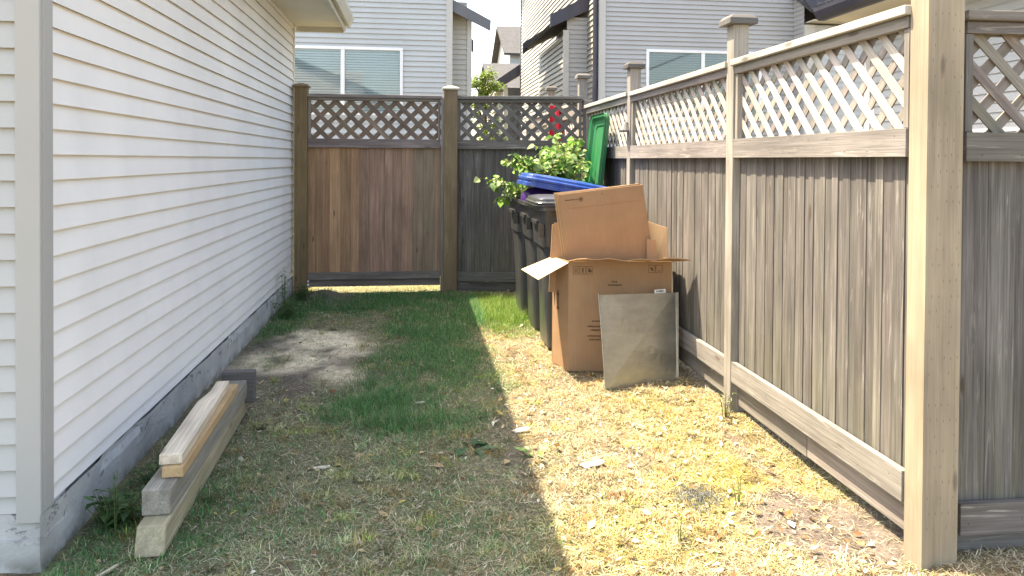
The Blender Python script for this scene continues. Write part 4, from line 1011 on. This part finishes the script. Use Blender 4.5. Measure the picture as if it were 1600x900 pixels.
# ------------------------------------------------------------------ far houses and tree
def farhouse(x0, x1, y0, y1, ze, zr, label, wall_m, inset=.35):
    e = empty('house', ((x0+x1)/2, (y0+y1)/2, 0), label, 'house', 'neighbouring houses')
    m = MB(); siding(m, (x0, y0, 0), (x1, y0, 0), (0, -1, 0), .1, ze, lap=.2, step=3); ym = (y0+y1)/2
    m.plate([(x0, y0, .1), (x0, y0, ze), (x0, ym, zr-.1), (x0, y1, ze), (x0, y1, .1)], .05); m.plate([(x1, y0, .1), (x1, y0, ze), (x1, ym, zr-.1), (x1, y1, ze), (x1, y1, .1)], .05); m.build('walls', wall_m, e)
    m = MB(); m.plate([(x0-inset, y0-.4, ze-.15), (x1+inset, y0-.4, ze-.15), (x1+inset, ym, zr), (x0-inset, ym, zr)], .12); m.plate([(x0-inset, ym, zr), (x1+inset, ym, zr), (x1+inset, y1+.4, ze-.15), (x0-inset, y1+.4, ze-.15)], .12); m.build('roof', M_roof, e)
    return e
farhouse(3.7, 12, 34, 41, 4.75, 6.3, 'lower distant grey-roofed house in the gap between the two neighbours', M_csiding)
e = farhouse(5.1, 12, 40, 47, 7.3, 9.3, 'tall distant house with a steep grey roof, left edge in the gap', M_lsiding, .4)
m = MB(); m.box(5.5, 6.3, 39.9, 39.97, 4.9, 6.6); m.build('window', M_wframe, e)
# porch roof of a house beyond
e = empty('porch', (3.4, 25.5, 0), 'dark-edged porch roof with cream underside sticking out past the sunlit wall', 'porch')
m = MB(); m.plate([(2.62, 24.2, 3.75), (3.95, 24.2, 4.55), (3.95, 24.2, 4.98), (2.62, 24.2, 4.05)], .08); m.build('bargeboard', M_navy, e)
m = MB(); m.plate([(2.7, 24.25, 3.9), (3.95, 24.25, 4.65), (3.95, 27.5, 4.65), (2.7, 27.5, 3.9)], .05); m.build('roof', M_soffit, e)
m = MB(); m.box(3.05, 3.95, 24.6, 27.2, .1, 3.85); m.build('wall', M_greyfascia, e)
for yy in (24.35, 27.3):
    m = MB(); m.box(2.88, 3.0, yy-.06, yy+.06, .0, 3.9); m.build('porch_post', M_trim, e)

def tree(x, y, h, r, label, nl=5200, col=((.16, .25, .05), (.24, .34, .08), (.10, .17, .04), (.33, .40, .14))):
    e = empty('tree', (x, y, 0), label, 'tree', 'trees beyond the houses'); t = MB(); lv = Leafy()
    t.tube([(x, y, -.1), (x+.05, y, h*.4), (x, y, h*.9)], [.12, .09, .03], 9, (.12, .09, .06)); cl = []
    for k in range(26):
        a = random.uniform(0, 6.28); zz_ = random.uniform(.35, .98)*h; rr = r*random.uniform(.3, 1)*math.sqrt(max(.08, 1-((zz_/h-.55)/.5)**2))
        p = Vector((x+rr*math.cos(a), y+rr*math.sin(a), zz_)); t.tube([(x, y, zz_*.75), (x+(p.x-x)*.5, y+(p.y-y)*.5, zz_*.92), p], [.03, .02, .008], 5, (.12, .09, .06)); cl.append((p, random.uniform(.22, .42)*r))
    for k in range(nl):
        p, q = random.choice(cl); v = Vector((random.gauss(0, 1), random.gauss(0, 1), random.gauss(0, .8)))*q*.55
        d = Vector((random.gauss(0, 1), random.gauss(0, 1), random.gauss(-.3, .6))); l_ = random.uniform(.05, .11); lv.leaf(p+v, d, (random.gauss(0, .6), random.gauss(0, .6), 1), l_, l_*.6, jit(random.choice(col), .25), .2)
    t.build('trunk', W_lumber, e); lv.build('crown', M_leaf, e)
tree(2.05, 22.3, 4.1, .62, 'bright green leafy tree in the gap between the neighbouring houses')
tree(5.2, 31.0, 3.6, 1.0, 'green tree farther back in the gap, beside the far house', 3500)
